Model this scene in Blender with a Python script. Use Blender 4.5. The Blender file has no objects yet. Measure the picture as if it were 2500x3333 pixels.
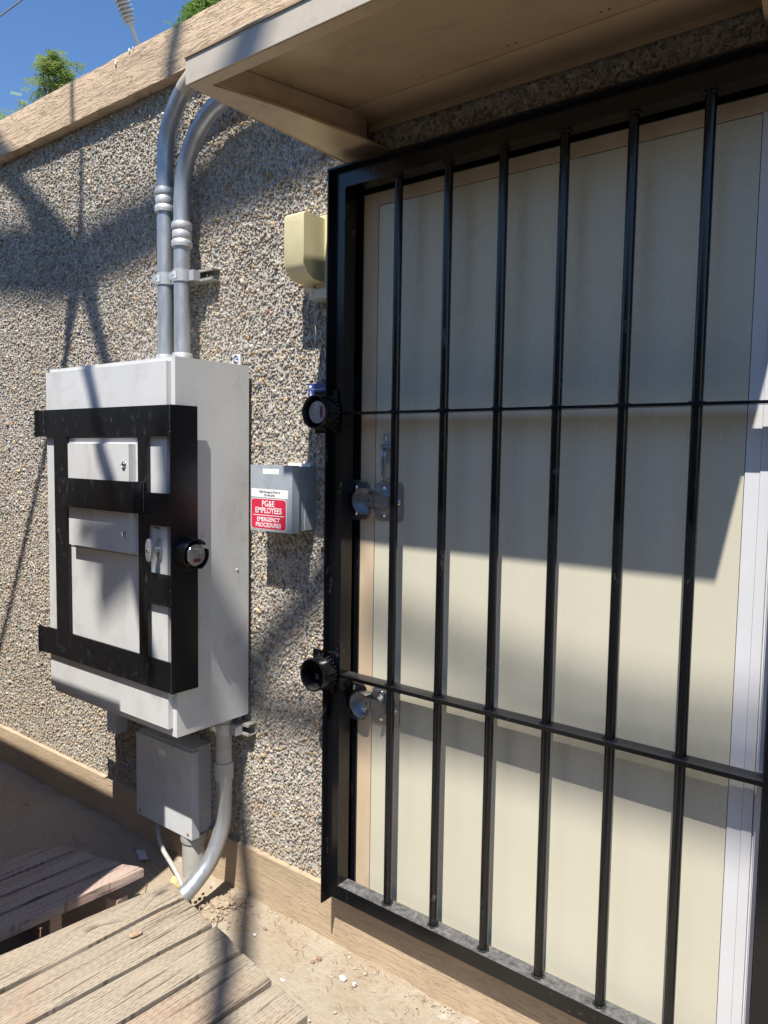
import bpy, bmesh, math, random
import numpy as np
from mathutils import Vector, Matrix
random.seed(7); rng = np.random.default_rng(7)
S = bpy.context.scene
COL = S.collection

# ---------------------------------------------------------------- camera
cam = bpy.data.cameras.new('camera'); camo = bpy.data.objects.new('camera', cam); COL.objects.link(camo)
S.camera = camo
cam.sensor_fit = 'VERTICAL'; cam.sensor_height = 36.0; cam.lens = 36.0*2470.6/3333.0
cam.clip_start = 0.02; cam.clip_end = 2000
yaw, pitch, roll = 0.665145, -0.0761899, -0.0155665
f = Vector((-math.sin(yaw)*math.cos(pitch), math.cos(yaw)*math.cos(pitch), math.sin(pitch)))
r = Vector((math.cos(yaw), math.sin(yaw), 0)); d = f.cross(r)
if d.z > 0: d = -d
c_, s_ = math.cos(roll), math.sin(roll)
r2 = c_*r + s_*d; d2 = -s_*r + c_*d
camo.matrix_world = Matrix(((r2.x, -d2.x, -f.x, 0.0), (r2.y, -d2.y, -f.y, -1.80), (r2.z, -d2.z, -f.z, 1.60), (0, 0, 0, 1)))

# ---------------------------------------------------------------- light
SUN = Vector((0.34, -1.0, 1.90))          # towards the sun
el = math.atan2(SUN.z, math.hypot(SUN.x, SUN.y))
w = bpy.data.worlds.new('World'); S.world = w; w.use_nodes = True
nt = w.node_tree; bg = nt.nodes['Background']
sky = nt.nodes.new('ShaderNodeTexSky'); sky.sky_type = 'NISHITA'; sky.sun_disc = False
sky.sun_elevation = el; sky.sun_rotation = math.atan2(SUN.x, SUN.y)
sky.air_density = 1.4; sky.dust_density = 0.2; sky.ozone_density = 3.0; sky.altitude = 50
hs = nt.nodes.new('ShaderNodeHueSaturation'); hs.inputs['Saturation'].default_value = 1.25; hs.inputs['Hue'].default_value = .511
nt.links.new(sky.outputs[0], hs.inputs['Color']); nt.links.new(hs.outputs[0], bg.inputs[0]); bg.inputs[1].default_value = 0.09
sl = bpy.data.lights.new('sun', 'SUN'); so = bpy.data.objects.new('sun', sl); COL.objects.link(so)
sl.energy = 5.0; sl.angle = math.radians(0.53); sl.color = (1.0, 0.955, 0.89)
so.rotation_euler = SUN.to_track_quat('Z', 'Y').to_euler(); so.location = (3, -8, 12)
S.view_settings.view_transform = 'Standard'; S.view_settings.look = 'None'
S.view_settings.exposure = 0.72; S.view_settings.gamma = 1
S.view_settings.use_curve_mapping = False
S.cycles.max_bounces = 8

# ---------------------------------------------------------------- node helpers
class N:
    def __init__(s, m):
        s.t = m.node_tree; s.n = s.t.nodes; s.l = s.t.links
    def new(s, k, **kw):
        x = s.n.new(k)
        for a, b in kw.items(): setattr(x, a, b)
        return x
    def put(s, sock, v):
        if isinstance(v, bpy.types.NodeSocket): s.l.new(v, sock)
        elif v is not None:
            if hasattr(sock.default_value, '__len__') and not hasattr(v, '__len__'): v = (v, v, v, 1)[:len(sock.default_value)]
            if hasattr(v, '__len__') and len(sock.default_value) == 4 and len(v) == 3: v = (*v, 1)
            sock.default_value = v
    def pos(s): return s.new('ShaderNodeNewGeometry').outputs['Position']
    def obj(s): return s.new('ShaderNodeTexCoord').outputs['Object']
    def mapping(s, v, scale=(1, 1, 1), rot=(0, 0, 0), loc=(0, 0, 0)):
        m = s.new('ShaderNodeMapping'); s.put(m.inputs[0], v); m.inputs['Scale'].default_value = scale
        m.inputs['Rotation'].default_value = rot; m.inputs['Location'].default_value = loc; return m.outputs[0]
    def noise(s, v, sc, det=4, rough=.6, dist=0):
        x = s.new('ShaderNodeTexNoise'); s.put(x.inputs['Vector'], v); x.inputs['Scale'].default_value = sc
        x.inputs['Detail'].default_value = det; x.inputs['Roughness'].default_value = rough; x.inputs['Distortion'].default_value = dist
        return x.outputs[0]
    def vor(s, v, sc, feat='F1', out='Distance', rnd=1):
        x = s.new('ShaderNodeTexVoronoi', feature=feat); s.put(x.inputs['Vector'], v); x.inputs['Scale'].default_value = sc
        x.inputs['Randomness'].default_value = rnd; return x.outputs[out]
    def ramp(s, v, a, b, c0=0.0, c1=1.0):
        x = s.new('ShaderNodeMapRange'); s.put(x.inputs[0], v); x.inputs[1].default_value = a; x.inputs[2].default_value = b
        x.inputs[3].default_value = c0; x.inputs[4].default_value = c1; return x.outputs[0]
    def math(s, op, a, b=0, c=None):
        x = s.new('ShaderNodeMath', operation=op); s.put(x.inputs[0], a); s.put(x.inputs[1], b)
        if c is not None: s.put(x.inputs[2], c)
        return x.outputs[0]
    def mix(s, fac, a, b, mode='MIX'):
        x = s.new('ShaderNodeMix', data_type='RGBA', blend_type=mode); s.put(x.inputs[0], fac); s.put(x.inputs[6], a); s.put(x.inputs[7], b)
        return x.outputs[2]
    def bump(s, h, strength=.3, dist=.01, nrm=None):
        x = s.new('ShaderNodeBump'); s.put(x.inputs['Height'], h); x.inputs['Strength'].default_value = strength
        x.inputs['Distance'].default_value = dist
        if nrm is not None: s.l.new(nrm, x.inputs['Normal'])
        return x.outputs[0]
    def sep(s, v):
        x = s.new('ShaderNodeSeparateXYZ'); s.put(x.inputs[0], v); return x.outputs

def base(name, col=(.5, .5, .5), rough=.5, metal=0, spec=.5):
    m = bpy.data.materials.new(name); m.use_nodes = True
    n = N(m); b = n.n['Principled BSDF']
    b.inputs['Base Color'].default_value = (*col, 1); b.inputs['Roughness'].default_value = rough
    b.inputs['Metallic'].default_value = metal; b.inputs['Specular IOR Level'].default_value = spec
    return m, n, b

def paint(name, col, rough=.45, metal=0, var=.12, vscale=6, bumps=.0, bscale=120, dirt=None, dirtamt=.0, dscale=9, stretch=(1, 1, 1), spec=.5):
    """painted / plain surface with soft tone variation, smudges and fine relief"""
    m, n, b = base(name, col, rough, metal, spec)
    p = n.mapping(n.pos(), stretch)
    v = n.noise(p, vscale, 5, .6)
    c = n.mix(n.ramp(v, .3, .7), tuple(x*(1-var) for x in col), tuple(min(1, x*(1+var)) for x in col))
    if dirt:
        dn = n.noise(n.mapping(n.pos(), stretch, loc=(3, 1, 7)), dscale, 7, .7, .6)
        c = n.mix(n.ramp(dn, .52, .72, 0, dirtamt), c, dirt)
    n.put(b.inputs['Base Color'], c)
    n.put(b.inputs['Roughness'], n.ramp(n.noise(p, vscale*3, 4), .3, .7, rough*.8, min(1, rough*1.25)))
    if bumps: n.put(b.inputs['Normal'], n.bump(n.noise(n.pos(), bscale, 3), bumps, .002))
    return m

M = {}
M['cement'] = paint('cement', (.44, .41, .36), .9, var=.2, vscale=30, bumps=.7, bscale=150, spec=.2)
# pebbles: colour per stone from an attribute
m, n, b = base('pebbles', rough=.75, spec=.3); a = n.new('ShaderNodeAttribute', attribute_name='col')
nz = n.noise(n.pos(), 260, 3)
pc = n.mix(n.ramp(nz, .3, .7), a.outputs[0], n.mix(1, a.outputs[0], (.7, .7, .7), 'MULTIPLY'))
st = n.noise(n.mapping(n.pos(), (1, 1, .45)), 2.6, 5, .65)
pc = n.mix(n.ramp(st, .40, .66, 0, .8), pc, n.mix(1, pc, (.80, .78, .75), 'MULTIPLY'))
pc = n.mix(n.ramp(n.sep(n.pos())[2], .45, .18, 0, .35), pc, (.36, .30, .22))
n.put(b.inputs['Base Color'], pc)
n.put(b.inputs['Normal'], n.bump(nz, .4, .002)); M['pebbles'] = m
# trowelled stucco on the parapet
def stucco(name, col, strength=1.0, gsc=1.0):
    m, n, b = base(name, col, .85, spec=.2)
    p = n.pos()
    wv = n.noise(n.mapping(p, (5.5*gsc, 5.5*gsc, 52*gsc), rot=(0, .10, 0)), 1.35, 5, .55, .7)
    rid = n.math('ABSOLUTE', n.math('SUBTRACT', wv, .5))
    crev = n.ramp(rid, 0, .022)
    pit = n.ramp(n.noise(n.mapping(p, (1, 1, 1.6)), 95, 4, .7), .33, .42)
    h = n.math('ADD', n.math('MULTIPLY', crev, .7), n.math('ADD', n.math('MULTIPLY', wv, 1.2), n.math('MULTIPLY', pit, .25)))
    n.put(b.inputs['Normal'], n.bump(h, strength, .006))
    v = n.noise(p, 3.5, 5)
    c = n.mix(n.ramp(v, .3, .7), tuple(x*.88 for x in col), tuple(x*1.08 for x in col))
    c = n.mix(n.ramp(crev, 0, 1, .28, 0), c, tuple(x*.45 for x in col))
    n.put(b.inputs['Base Color'], c); return m
M['stucco'] = stucco('tan_stucco', (.59, .445, .30), .8)
M['stucco_plain'] = paint('tan_stucco_underside', (.46, .33, .21), .85, var=.12, vscale=8, bumps=.4, bscale=60, spec=.2)
M['trim'] = stucco('tan_trim_board', (.47, .36, .24), .45, 1.15)
M['canopy'] = paint('tan_sheet_metal', (.43, .32, .20), .38, var=.07, vscale=5, dirt=(.22, .17, .12), dirtamt=.5, dscale=5, spec=.5)
M['fascia'] = paint('weathered_fascia', (.50, .44, .35), .4, var=.1, vscale=6, dirt=(.30, .25, .19), dirtamt=.5, dscale=10)
# gloss black gate paint with pale dust on ledges
def blackpaint(name, rough, dust_col=(.25, .245, .235), dust_lo=.60, amt=.5, ledge=True, streak=(1, 1, .45), vs_=24):
    m, n, b = base(name, (.004, .0045, .006), rough, 0, .5)
    p = n.pos()
    sm = n.ramp(n.noise(n.mapping(p, streak), vs_, 8, .72, .25), dust_lo, dust_lo+.16, 0, amt)
    if ledge:
        nz_ = n.sep(n.new('ShaderNodeNewGeometry').outputs['Normal'])[2]
        lo = n.ramp(n.sep(p)[2], 1.1, .7)           # dust lies on the lower ledges
        up = n.math('MULTIPLY', n.ramp(nz_, .8, .98), lo)
        grit = n.ramp(n.noise(p, 55, 8, .75), .35, .68, .12, .65)
        sm = n.math('MAXIMUM', sm, n.math('MULTIPLY', up, grit))
    n.put(b.inputs['Base Color'], n.mix(sm, (.004, .0045, .006), dust_col))
    n.put(b.inputs['Roughness'], n.ramp(sm, 0, .5, rough, .8))
    n.put(b.inputs['Normal'], n.bump(n.noise(p, 90, 3), .06, .001)); return m
M['gate'] = blackpaint('black_gloss_paint', .20, dust_lo=.61, amt=.5)
M['guard'] = blackpaint('black_scuffed_paint', .42, (.16, .165, .17), .57, .32, ledge=False, streak=(1, 1, .6), vs_=34)
M['guard_side'] = blackpaint('black_smooth_paint', .30, (.1, .1, .1), .66, .25, ledge=False)
M['weld'] = paint('weld_bead', (.02, .02, .022), .22, var=.4, vscale=90, bumps=1, bscale=300)
M['cabinet'] = paint('grey_enamel', (.56, .56, .545), .42, var=.04, vscale=4, dirt=(.36, .33, .29), dirtamt=.5, dscale=9, bumps=.05, bscale=400, stretch=(1, 1, .6))
M['cabinet_dark'] = paint('grey_box_paint', (.54, .555, .56), .5, var=.06, vscale=7, dirt=(.24, .24, .23), dirtamt=.4, dscale=11)
M['slate'] = paint('blue_grey_paint', (.33, .365, .39), .5, var=.08, vscale=14, dirt=(.16, .165, .17), dirtamt=.55, dscale=16, stretch=(1, 1, .5))
M['galv'] = paint('galvanised_steel', (.40, .415, .43), .42, metal=.65, var=.14, vscale=22, dirt=(.55, .56, .56), dirtamt=.4, dscale=34, bumps=.08, bscale=140, stretch=(1, 1, .3))
M['coupling'] = paint('cast_zinc_fitting', (.52, .525, .52), .5, metal=.45, var=.2, vscale=50, dirt=(.7, .7, .68), dirtamt=.5, dscale=60, bumps=.3, bscale=150)
M['pvc'] = paint('grey_pvc', (.40, .395, .365), .5, var=.1, vscale=12, dirt=(.25, .22, .18), dirtamt=.5, dscale=14)
M['alu'] = paint('pale_aluminium', (.42, .425, .43), .45, metal=.35, var=.14, vscale=18, dirt=(.7, .7, .7), dirtamt=.25, dscale=30)
M['strut'] = paint('strut_steel', (.40, .39, .345), .55, metal=.4, var=.15, vscale=40)
M['zinc'] = paint('bright_zinc', (.40, .41, .42), .34, metal=.85, var=.18, vscale=30, bumps=.05)
M['bolt'] = paint('bright_bolt', (.75, .76, .78), .14, metal=1, var=.08, vscale=60)
M['stainless'] = paint('brushed_stainless', (.42, .40, .38), .40, metal=.75, var=.06, vscale=30)
M['chrome'] = paint('polished_rim', (.75, .77, .8), .16, metal=1, var=.03)
M['redlabel'] = paint('red_label', (.20, .012, .025), .4, var=.15, vscale=60)
M['darklabel'] = paint('dark_label', (.07, .065, .085), .4)
M['paper'] = paint('white_paper', (.78, .78, .75), .6, var=.04, vscale=30)
M['ink'] = paint('black_ink', (.03, .03, .03), .6)
M['greyink'] = paint('faded_ink', (.16, .16, .16), .6)
M['red'] = paint('red_sticker', (.58, .025, .06), .4, var=.08, vscale=12)
M['whiteink'] = paint('white_print', (.82, .80, .80), .5)
M['blue'] = paint('blue_sign_enamel', (.03, .055, .22), .35, var=.1)
M['yellow'] = paint('yellowed_plastic', (.68, .61, .37), .42, var=.06, vscale=9, dirt=(.52, .43, .2), dirtamt=.5, dscale=8, spec=.4)
M['ivory'] = paint('ivory_plastic', (.6, .57, .48), .5, var=.08)
M['door'] = paint('cream_door_enamel', (.555, .525, .41), .26, var=.03, vscale=3, dirt=(.50, .46, .36), dirtamt=.14, dscale=4.5, bumps=.1, bscale=45, stretch=(1, 1, .6))
M['white'] = paint('white_flashing', (.60, .60, .61), .3, var=.03, vscale=6, dirt=(.5, .5, .5), dirtamt=.12, dscale=12)
# door frame: tan paint with worn patches
m, n, b = base('worn_frame_paint', rough=.5)
p = n.mapping(n.pos(), (1, 1, .4)); v = n.noise(p, 16, 6, .6, .3)
c = n.mix(n.ramp(v, .35, .65), (.50, .385, .25), (.57, .455, .315))
chip = n.ramp(n.noise(n.mapping(n.pos(), (1, 1, .3), loc=(5, 2, 1)), 30, 4, .7), .68, .70)
low = n.ramp(n.sep(n.pos())[2], 1.6, 1.3)
c = n.mix(n.math('MULTIPLY', chip, low), c, (.42, .22, .08)); n.put(b.inputs['Base Color'], c)
n.put(b.inputs['Normal'], n.bump(v, .15, .003)); M['frame'] = m
# weathered deck timber; object space: y runs along the board
def timber(name, c0, c1, dark, tint=.5):
    m, n, b = base(name, rough=.8, spec=.2)
    o = n.obj(); info = n.new('ShaderNodeObjectInfo')
    off = n.new('ShaderNodeCombineXYZ'); n.put(off.inputs[0], n.math('MULTIPLY', info.outputs['Random'], 17)); n.put(off.inputs[1], n.math('MULTIPLY', info.outputs['Random'], 9))
    va = n.new('ShaderNodeVectorMath', operation='ADD'); n.put(va.inputs[0], o); n.put(va.inputs[1], off.outputs[0]); o2 = va.outputs[0]
    # knots bend the grain
    kd = n.vor(n.mapping(o2, (1.0, .42, 1)), 5.2)
    warp = n.ramp(kd, 0, .26, .045, 0)
    sx = n.sep(o2)
    gx = n.math('ADD', sx[0], n.math('MULTIPLY', warp, .9))
    cmb = n.new('ShaderNodeCombineXYZ'); n.put(cmb.inputs[0], gx); n.put(cmb.inputs[1], sx[1]); n.put(cmb.inputs[2], sx[2])
    g = n.noise(n.mapping(cmb.outputs[0], (80, 2.2, 40)), 1.7, 6, .62, .2)
    g2 = n.noise(n.mapping(cmb.outputs[0], (170, 7, 60)), 1.5, 4, .6)
    crack = n.ramp(g, .33, .43)
    knot = n.ramp(n.math('ADD', kd, n.math('MULTIPLY', g, .05)), .085, .13)
    # incising marks: short slits in staggered rows
    row = n.math('FLOOR', n.math('MULTIPLY', sx[0], 100))
    ph = n.math('FRACT', n.math('ADD', n.math('MULTIPLY', sx[1], 40), n.math('FRACT', n.math('MULTIPLY', n.math('SINE', n.math('MULTIPLY', row, 12.9)), 437.5))))
    wx = n.math('FRACT', n.math('MULTIPLY', sx[0], 100))
    slit = n.math('MULTIPLY', n.math('LESS_THAN', ph, .50), n.math('LESS_THAN', wx, .20))
    slit = n.math('MULTIPLY', slit, n.ramp(n.noise(o2, 9, 3), .36, .46))
    c = n.mix(n.ramp(g2, .3, .7), c0, c1)
    c = n.mix(n.ramp(n.noise(o2, 4, 4), .50, .75, 0, tint), c, n.mix(1, c, (1.08, .80, .68), 'MULTIPLY'))
    c = n.mix(n.ramp(crack, 0, 1, .85, 0), c, dark)
    c = n.mix(n.ramp(knot, 0, 1, .8, 0), c, dark)
    c = n.mix(n.math('MULTIPLY', slit, .5), c, dark)
    n.put(b.inputs['Base Color'], c)
    h = n.math('SUBTRACT', n.math('ADD', n.math('MULTIPLY', crack, .8), n.math('MULTIPLY', g2, .5)), n.math('MULTIPLY', slit, .2))
    n.put(b.inputs['Normal'], n.bump(h, .7, .003)); return m
M['deck'] = timber('weathered_deck_timber', (.27, .22, .16), (.385, .325, .245), (.045, .032, .024))
M['deck_red'] = timber('reddish_deck_timber', (.36, .27, .22), (.45, .35, .29), (.13, .07, .05), 1)
M['fence'] = timber('fence_timber', (.30, .22, .15), (.4, .31, .22), (.1, .07, .05))
# ground: dusty concrete and dirt
m, n, b = base('sandy_concrete', rough=.95, spec=.15)
p = n.pos(); x, y_, z_ = n.sep(p)
big = n.noise(p, 2.3, 7, .62, .5); fine = n.noise(p, 45, 6, .7); grit = n.noise(p, 240, 3, .7)
c = n.mix(n.ramp(big, .36, .62), (.34, .275, .19), (.43, .38, .305))
c = n.mix(n.ramp(n.noise(n.mapping(p, loc=(9, 3, 2)), 5, 6, .7), .56, .70, 0, .8), c, (.42, .38, .31))
c = n.mix(n.ramp(n.noise(n.mapping(p, loc=(2, 8, 1)), 11, 7, .75), .60, .66, 0, .85), c, (.55, .52, .46))
c = n.mix(n.ramp(n.noise(n.mapping(p, (1, 2.5, 1), loc=(7, 1, 4)), 8, 6, .7, 1), .58, .68, 0, .7), c, (.20, .145, .085))
c = n.mix(n.ramp(fine, .3, .7, .0, .45), c, (.27, .21, .14))
c = n.mix(n.ramp(grit, .68, .75, 0, .7), c, (.78, .74, .66)); c = n.mix(n.ramp(grit, .32, .26, 0, .6), c, (.2, .15, .1))
left = n.ramp(x, -1.9, -2.6)
c = n.mix(n.math('MULTIPLY', left, n.ramp(fine, .3, .6, .25, .7)), c, (.42, .33, .235))
far = n.ramp(n.math('ADD', y_, n.math('MULTIPLY', big, .3)), -1.0, -1.25); c = n.mix(far, c, n.mix(grit, (.045, .044, .042), (.085, .082, .078)))  # far ground, out of view, coloured dark to cut bounced light
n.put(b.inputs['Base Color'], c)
n.put(b.inputs['Normal'], n.bump(n.math('ADD', n.math('MULTIPLY', big, 1.2), n.math('ADD', fine, n.math('MULTIPLY', grit, .3))), .7, .012)); M['ground'] = m
M['blocker_wall'] = paint('sky_blocker_render', (.07, .058, .048), .9, var=.2, vscale=1.5)  # dark wall of the added building that blocks sky light
M['roof'] = paint('roof_gravel', (.35, .33, .3), .95, var=.2, vscale=20)
M['stone_w'] = paint('white_rubble', (.68, .66, .62), .9, var=.12, vscale=60, bumps=.8, bscale=120)
M['chip'] = paint('bark', (.36, .25, .16), .9, var=.3, vscale=80, bumps=.8, bscale=120)
M['crumbs'] = paint('pale_crumbs', (.42, .37, .30), .9, var=.4, vscale=90)
M['stone_r'] = paint('brick_chip', (.28, .17, .12), .9, var=.2, vscale=60, bumps=.8, bscale=120)
M['foam'] = paint('yellow_foam', (.62, .52, .20), .95, var=.3, vscale=40, bumps=1, bscale=90)
M['dirt'] = paint('loose_dirt', (.33, .26, .18), .95, var=.35, vscale=35, bumps=1, bscale=80)
M['bark'] = paint('tree_bark', (.12, .09, .065), .9, var=.3, vscale=18, bumps=.8, bscale=40)
def leafmat(name, c0, c1):
    m, n, b = base(name, rough=.55, spec=.35)
    v = n.noise(n.pos(), 3.2, 4, .6); w_ = n.noise(n.pos(), 40, 2)
    c = n.mix(n.ramp(v, .35, .65), c0, c1); c = n.mix(n.ramp(w_, .45, .7, 0, .5), c, tuple(min(1, k*1.7) for k in c1))
    n.put(b.inputs['Base Color'], c); n.put(b.inputs['Subsurface Weight'], 0)
    tr = n.new('ShaderNodeBsdfTranslucent'); n.put(tr.inputs[0], c)
    mx = n.new('ShaderNodeMixShader'); mx.inputs[0].default_value = .3
    n.l.new(b.outputs[0], mx.inputs[1]); n.l.new(tr.outputs[0], mx.inputs[2]); n.l.new(mx.outputs[0], n.n['Material Output'].inputs[0])
    return m
M['leaf'] = leafmat('locust_leaves', (.18, .26, .07), (.32, .40, .13))
M['leaf_fern'] = leafmat('bright_leaves', (.10, .17, .04), (.17, .27, .07))
M['rubber'] = paint('black_cable', (.02, .02, .02), .6)
M['wire'] = paint('grey_wire', (.16, .15, .15), .6)
M['porcelain'] = paint('grey_insulator', (.55, .54, .52), .5, var=.15, vscale=20)
M['nail'] = paint('rusty_nail', (.36, .2, .13), .5, metal=.6, var=.2, vscale=100)
M['polewood'] = paint('pole_wood', (.2, .14, .09), .9, var=.3, vscale=10)

# ---------------------------------------------------------------- mesh helpers
def rootloc(o):
    while o.parent: o = o.parent
    return Vector(o.location)
def tag(o, label=None, cat=None, group=None, kind=None):
    if label: o['label'] = label
    if cat: o['category'] = cat
    if group: o['group'] = group
    if kind: o['kind'] = kind
    return o
def thing(name, loc, label, cat, group=None):
    o = bpy.data.objects.new(name, None); COL.objects.link(o); o.location = loc; o.empty_display_size = .05
    return tag(o, label, cat, group)
def link(name, me, mat, parent=None, loc=None):
    o = bpy.data.objects.new(name, me); COL.objects.link(o)
    if mat is not None and not me.materials: me.materials.append(mat)
    if parent: o.parent = parent
    if loc is not None: o.location = loc
    return o
def obj(name, bm, mat, parent=None, smooth=False, org=None, label=None, cat=None, group=None, kind=None, bev=0, seg=1, ang=.7):
    """bm holds world coordinates; the object's own origin is org (or the middle of its base)"""
    if bev:
        es = [e for e in bm.edges if len(e.link_faces) == 2 and e.calc_face_angle(0) > ang]
        bmesh.ops.bevel(bm, geom=es, offset=bev, segments=seg, profile=.6, affect='EDGES', clamp_overlap=True)
    me = bpy.data.meshes.new(name); 
    vs = [v.co for v in bm.verts]
    if org is None:
        xs = [v.x for v in vs]; ys = [v.y for v in vs]; zs = [v.z for v in vs]
        org = Vector(((min(xs)+max(xs))/2, (min(ys)+max(ys))/2, min(zs)))
    org = Vector(org)
    for v in bm.verts: v.co -= org
    bmesh.ops.recalc_face_normals(bm, faces=bm.faces)
    bm.to_mesh(me); bm.free()
    if smooth:
        for p in me.polygons: p.use_smooth = True
        me.set_sharp_from_angle(angle=math.radians(38))
    o = bpy.data.objects.new(name, me); COL.objects.link(o); me.materials.append(mat)
    if parent:
        o.parent = parent
        acc = Vector((0, 0, 0)); q = parent
        while q: acc += Vector(q.location); q = q.parent
        o.location = org-acc
    else: o.location = org
    return tag(o, label, cat, group, kind)
def B(): return bmesh.new()
def box(bm, x0, x1, y0, y1, z0, z1):
    vs = [bm.verts.new((x, y, z)) for x in (x0, x1) for y in (y0, y1) for z in (z0, z1)]
    for f_ in ((0, 1, 3, 2), (4, 6, 7, 5), (0, 4, 5, 1), (2, 3, 7, 6), (0, 2, 6, 4), (1, 5, 7, 3)): bm.faces.new([vs[i] for i in f_])
    return bm
def bx(*a): return box(B(), *a)
def hexa(bm, pts):
    """8 points: bottom 4 (ccw), top 4"""
    vs = [bm.verts.new(p) for p in pts]
    for f_ in ((3, 2, 1, 0), (4, 5, 6, 7), (0, 1, 5, 4), (1, 2, 6, 5), (2, 3, 7, 6), (3, 0, 4, 7)): bm.faces.new([vs[i] for i in f_])
    return bm
def plate(pts, th, nrm):
    """flat polygon of thickness th along nrm"""
    bm = B(); nrm = Vector(nrm).normalized()*th
    a = [bm.verts.new(p) for p in pts]; b2 = [bm.verts.new(Vector(p)+nrm) for p in pts]
    bm.faces.new(a); bm.faces.new(b2[::-1])
    for i in range(len(a)):
        j = (i+1) % len(a); bm.faces.new((a[j], a[i], b2[i], b2[j]))
    return bm
def frame_of(t):
    t = t.normalized(); up = Vector((0, 0, 1)) if abs(t.z) < .95 else Vector((0, 1, 0))
    a = t.cross(up).normalized(); return a, t.cross(a).normalized()
def tube(bm, pts, rad, seg=16, cap=True):
    pts = [Vector(p) for p in pts]; n_ = len(pts)
    if not hasattr(rad, '__len__'): rad = [rad]*n_
    rings = []; a = None
    for i, p in enumerate(pts):
        t = (pts[min(i+1, n_-1)]-pts[max(i-1, 0)]).normalized()
        if a is None: a, b2 = frame_of(t)
        else:
            a = (a-t*a.dot(t)).normalized(); b2 = t.cross(a)
        rings.append([bm.verts.new(p+(a*math.cos(k*2*math.pi/seg)+b2*math.sin(k*2*math.pi/seg))*rad[i]) for k in range(seg)])
    for i in range(n_-1):
        for k in range(seg):
            bm.faces.new((rings[i][k], rings[i][(k+1) % seg], rings[i+1][(k+1) % seg], rings[i+1][k]))
    if cap:
        bm.faces.new(rings[0][::-1]); bm.faces.new(rings[-1])
    return bm
def cyl(c, axis, rad, length, seg=24, bm=None):
    bm = bm or B(); c = Vector(c); ax = Vector(axis).normalized()
    return tube(bm, [c, c+ax*length], rad, seg)
def lathe(c, axis, prof, seg=28, bm=None, arc=None, close=False):
    """prof: (distance along axis, radius). arc=(a0,a1) in degrees for an open sweep; close joins last to first"""
    bm = bm or B(); c = Vector(c); ax = Vector(axis).normalized(); a, b2 = frame_of(ax)
    if b2.z < 0: b2 = -b2; a = -a
    full = arc is None
    a0, a1 = (0, 360) if full else arc
    ns = seg if full else max(2, int(seg*(a1-a0)/360))+1
    R = []
    for k in range(ns):
        th = math.radians(a0+(a1-a0)*k/(ns if full else ns-1)); dr = a*math.cos(th)+b2*math.sin(th)
        R.append([bm.verts.new(c+ax*h+dr*rr) for h, rr in prof])
    m_ = len(prof)
    for k in range(ns if full else ns-1):
        q = R[(k+1) % ns]
        for i in range(m_ if close else m_-1):
            j = (i+1) % m_; bm.faces.new((R[k][i], q[i], q[j], R[k][j]))
    if not full and close:
        bm.faces.new(R[0]); bm.faces.new(R[-1][::-1])
    if not close and full:
        if prof[0][1] > 1e-5: bm.faces.new([r_[0] for r_ in R])
        if prof[-1][1] > 1e-5: bm.faces.new([r_[-1] for r_ in R][::-1])
    return bm
def dup(o, loc, parent=None):
    c = o.copy(); COL.objects.link(c); c.location = loc
    if parent: c.parent = parent
    return c
def text(name, s, size, loc, rot, mat, parent, align='CENTER', sx=1.0, bold=0.0):
    cu = bpy.data.curves.new(name, 'FONT'); cu.body = s; cu.size = size; cu.align_x = align; cu.align_y = 'CENTER'
    cu.extrude = .0003; cu.offset = bold; cu.resolution_u = 3
    t = bpy.data.objects.new(name, cu); COL.objects.link(t)
    bpy.context.view_layer.update()
    me = bpy.data.meshes.new_from_object(t.evaluated_get(bpy.context.evaluated_depsgraph_get()))
    bpy.data.objects.remove(t); me.name = name
    me.transform(Matrix.Diagonal((sx, 1, 1, 1))); me.materials.clear(); me.materials.append(mat)
    o = bpy.data.objects.new(name, me); COL.objects.link(o); o.parent = parent
    acc = Vector((0, 0, 0)); q = parent
    while q: acc += Vector(q.location); q = q.parent
    o.location = Vector(loc)-acc; o.rotation_euler = rot
    return o
RY = (math.pi/2, 0, 0)                      # faces -Y
def bez(P, n_=16):
    """smooth curve through the points (Catmull-Rom)"""
    P = [Vector(p) for p in P]; P = [2*P[0]-P[1]]+P+[2*P[-1]-P[-2]]; out = []
    for i in range(1, len(P)-2):
        for k in range(n_):
            t = k/n_; a, b2, c, e = P[i-1:i+3]
            out.append(.5*((2*b2)+(-a+c)*t+(2*a-5*b2+4*c-e)*t*t+(-a+3*b2-3*c+e)*t**3))
    return out+[P[-2]]

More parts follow.
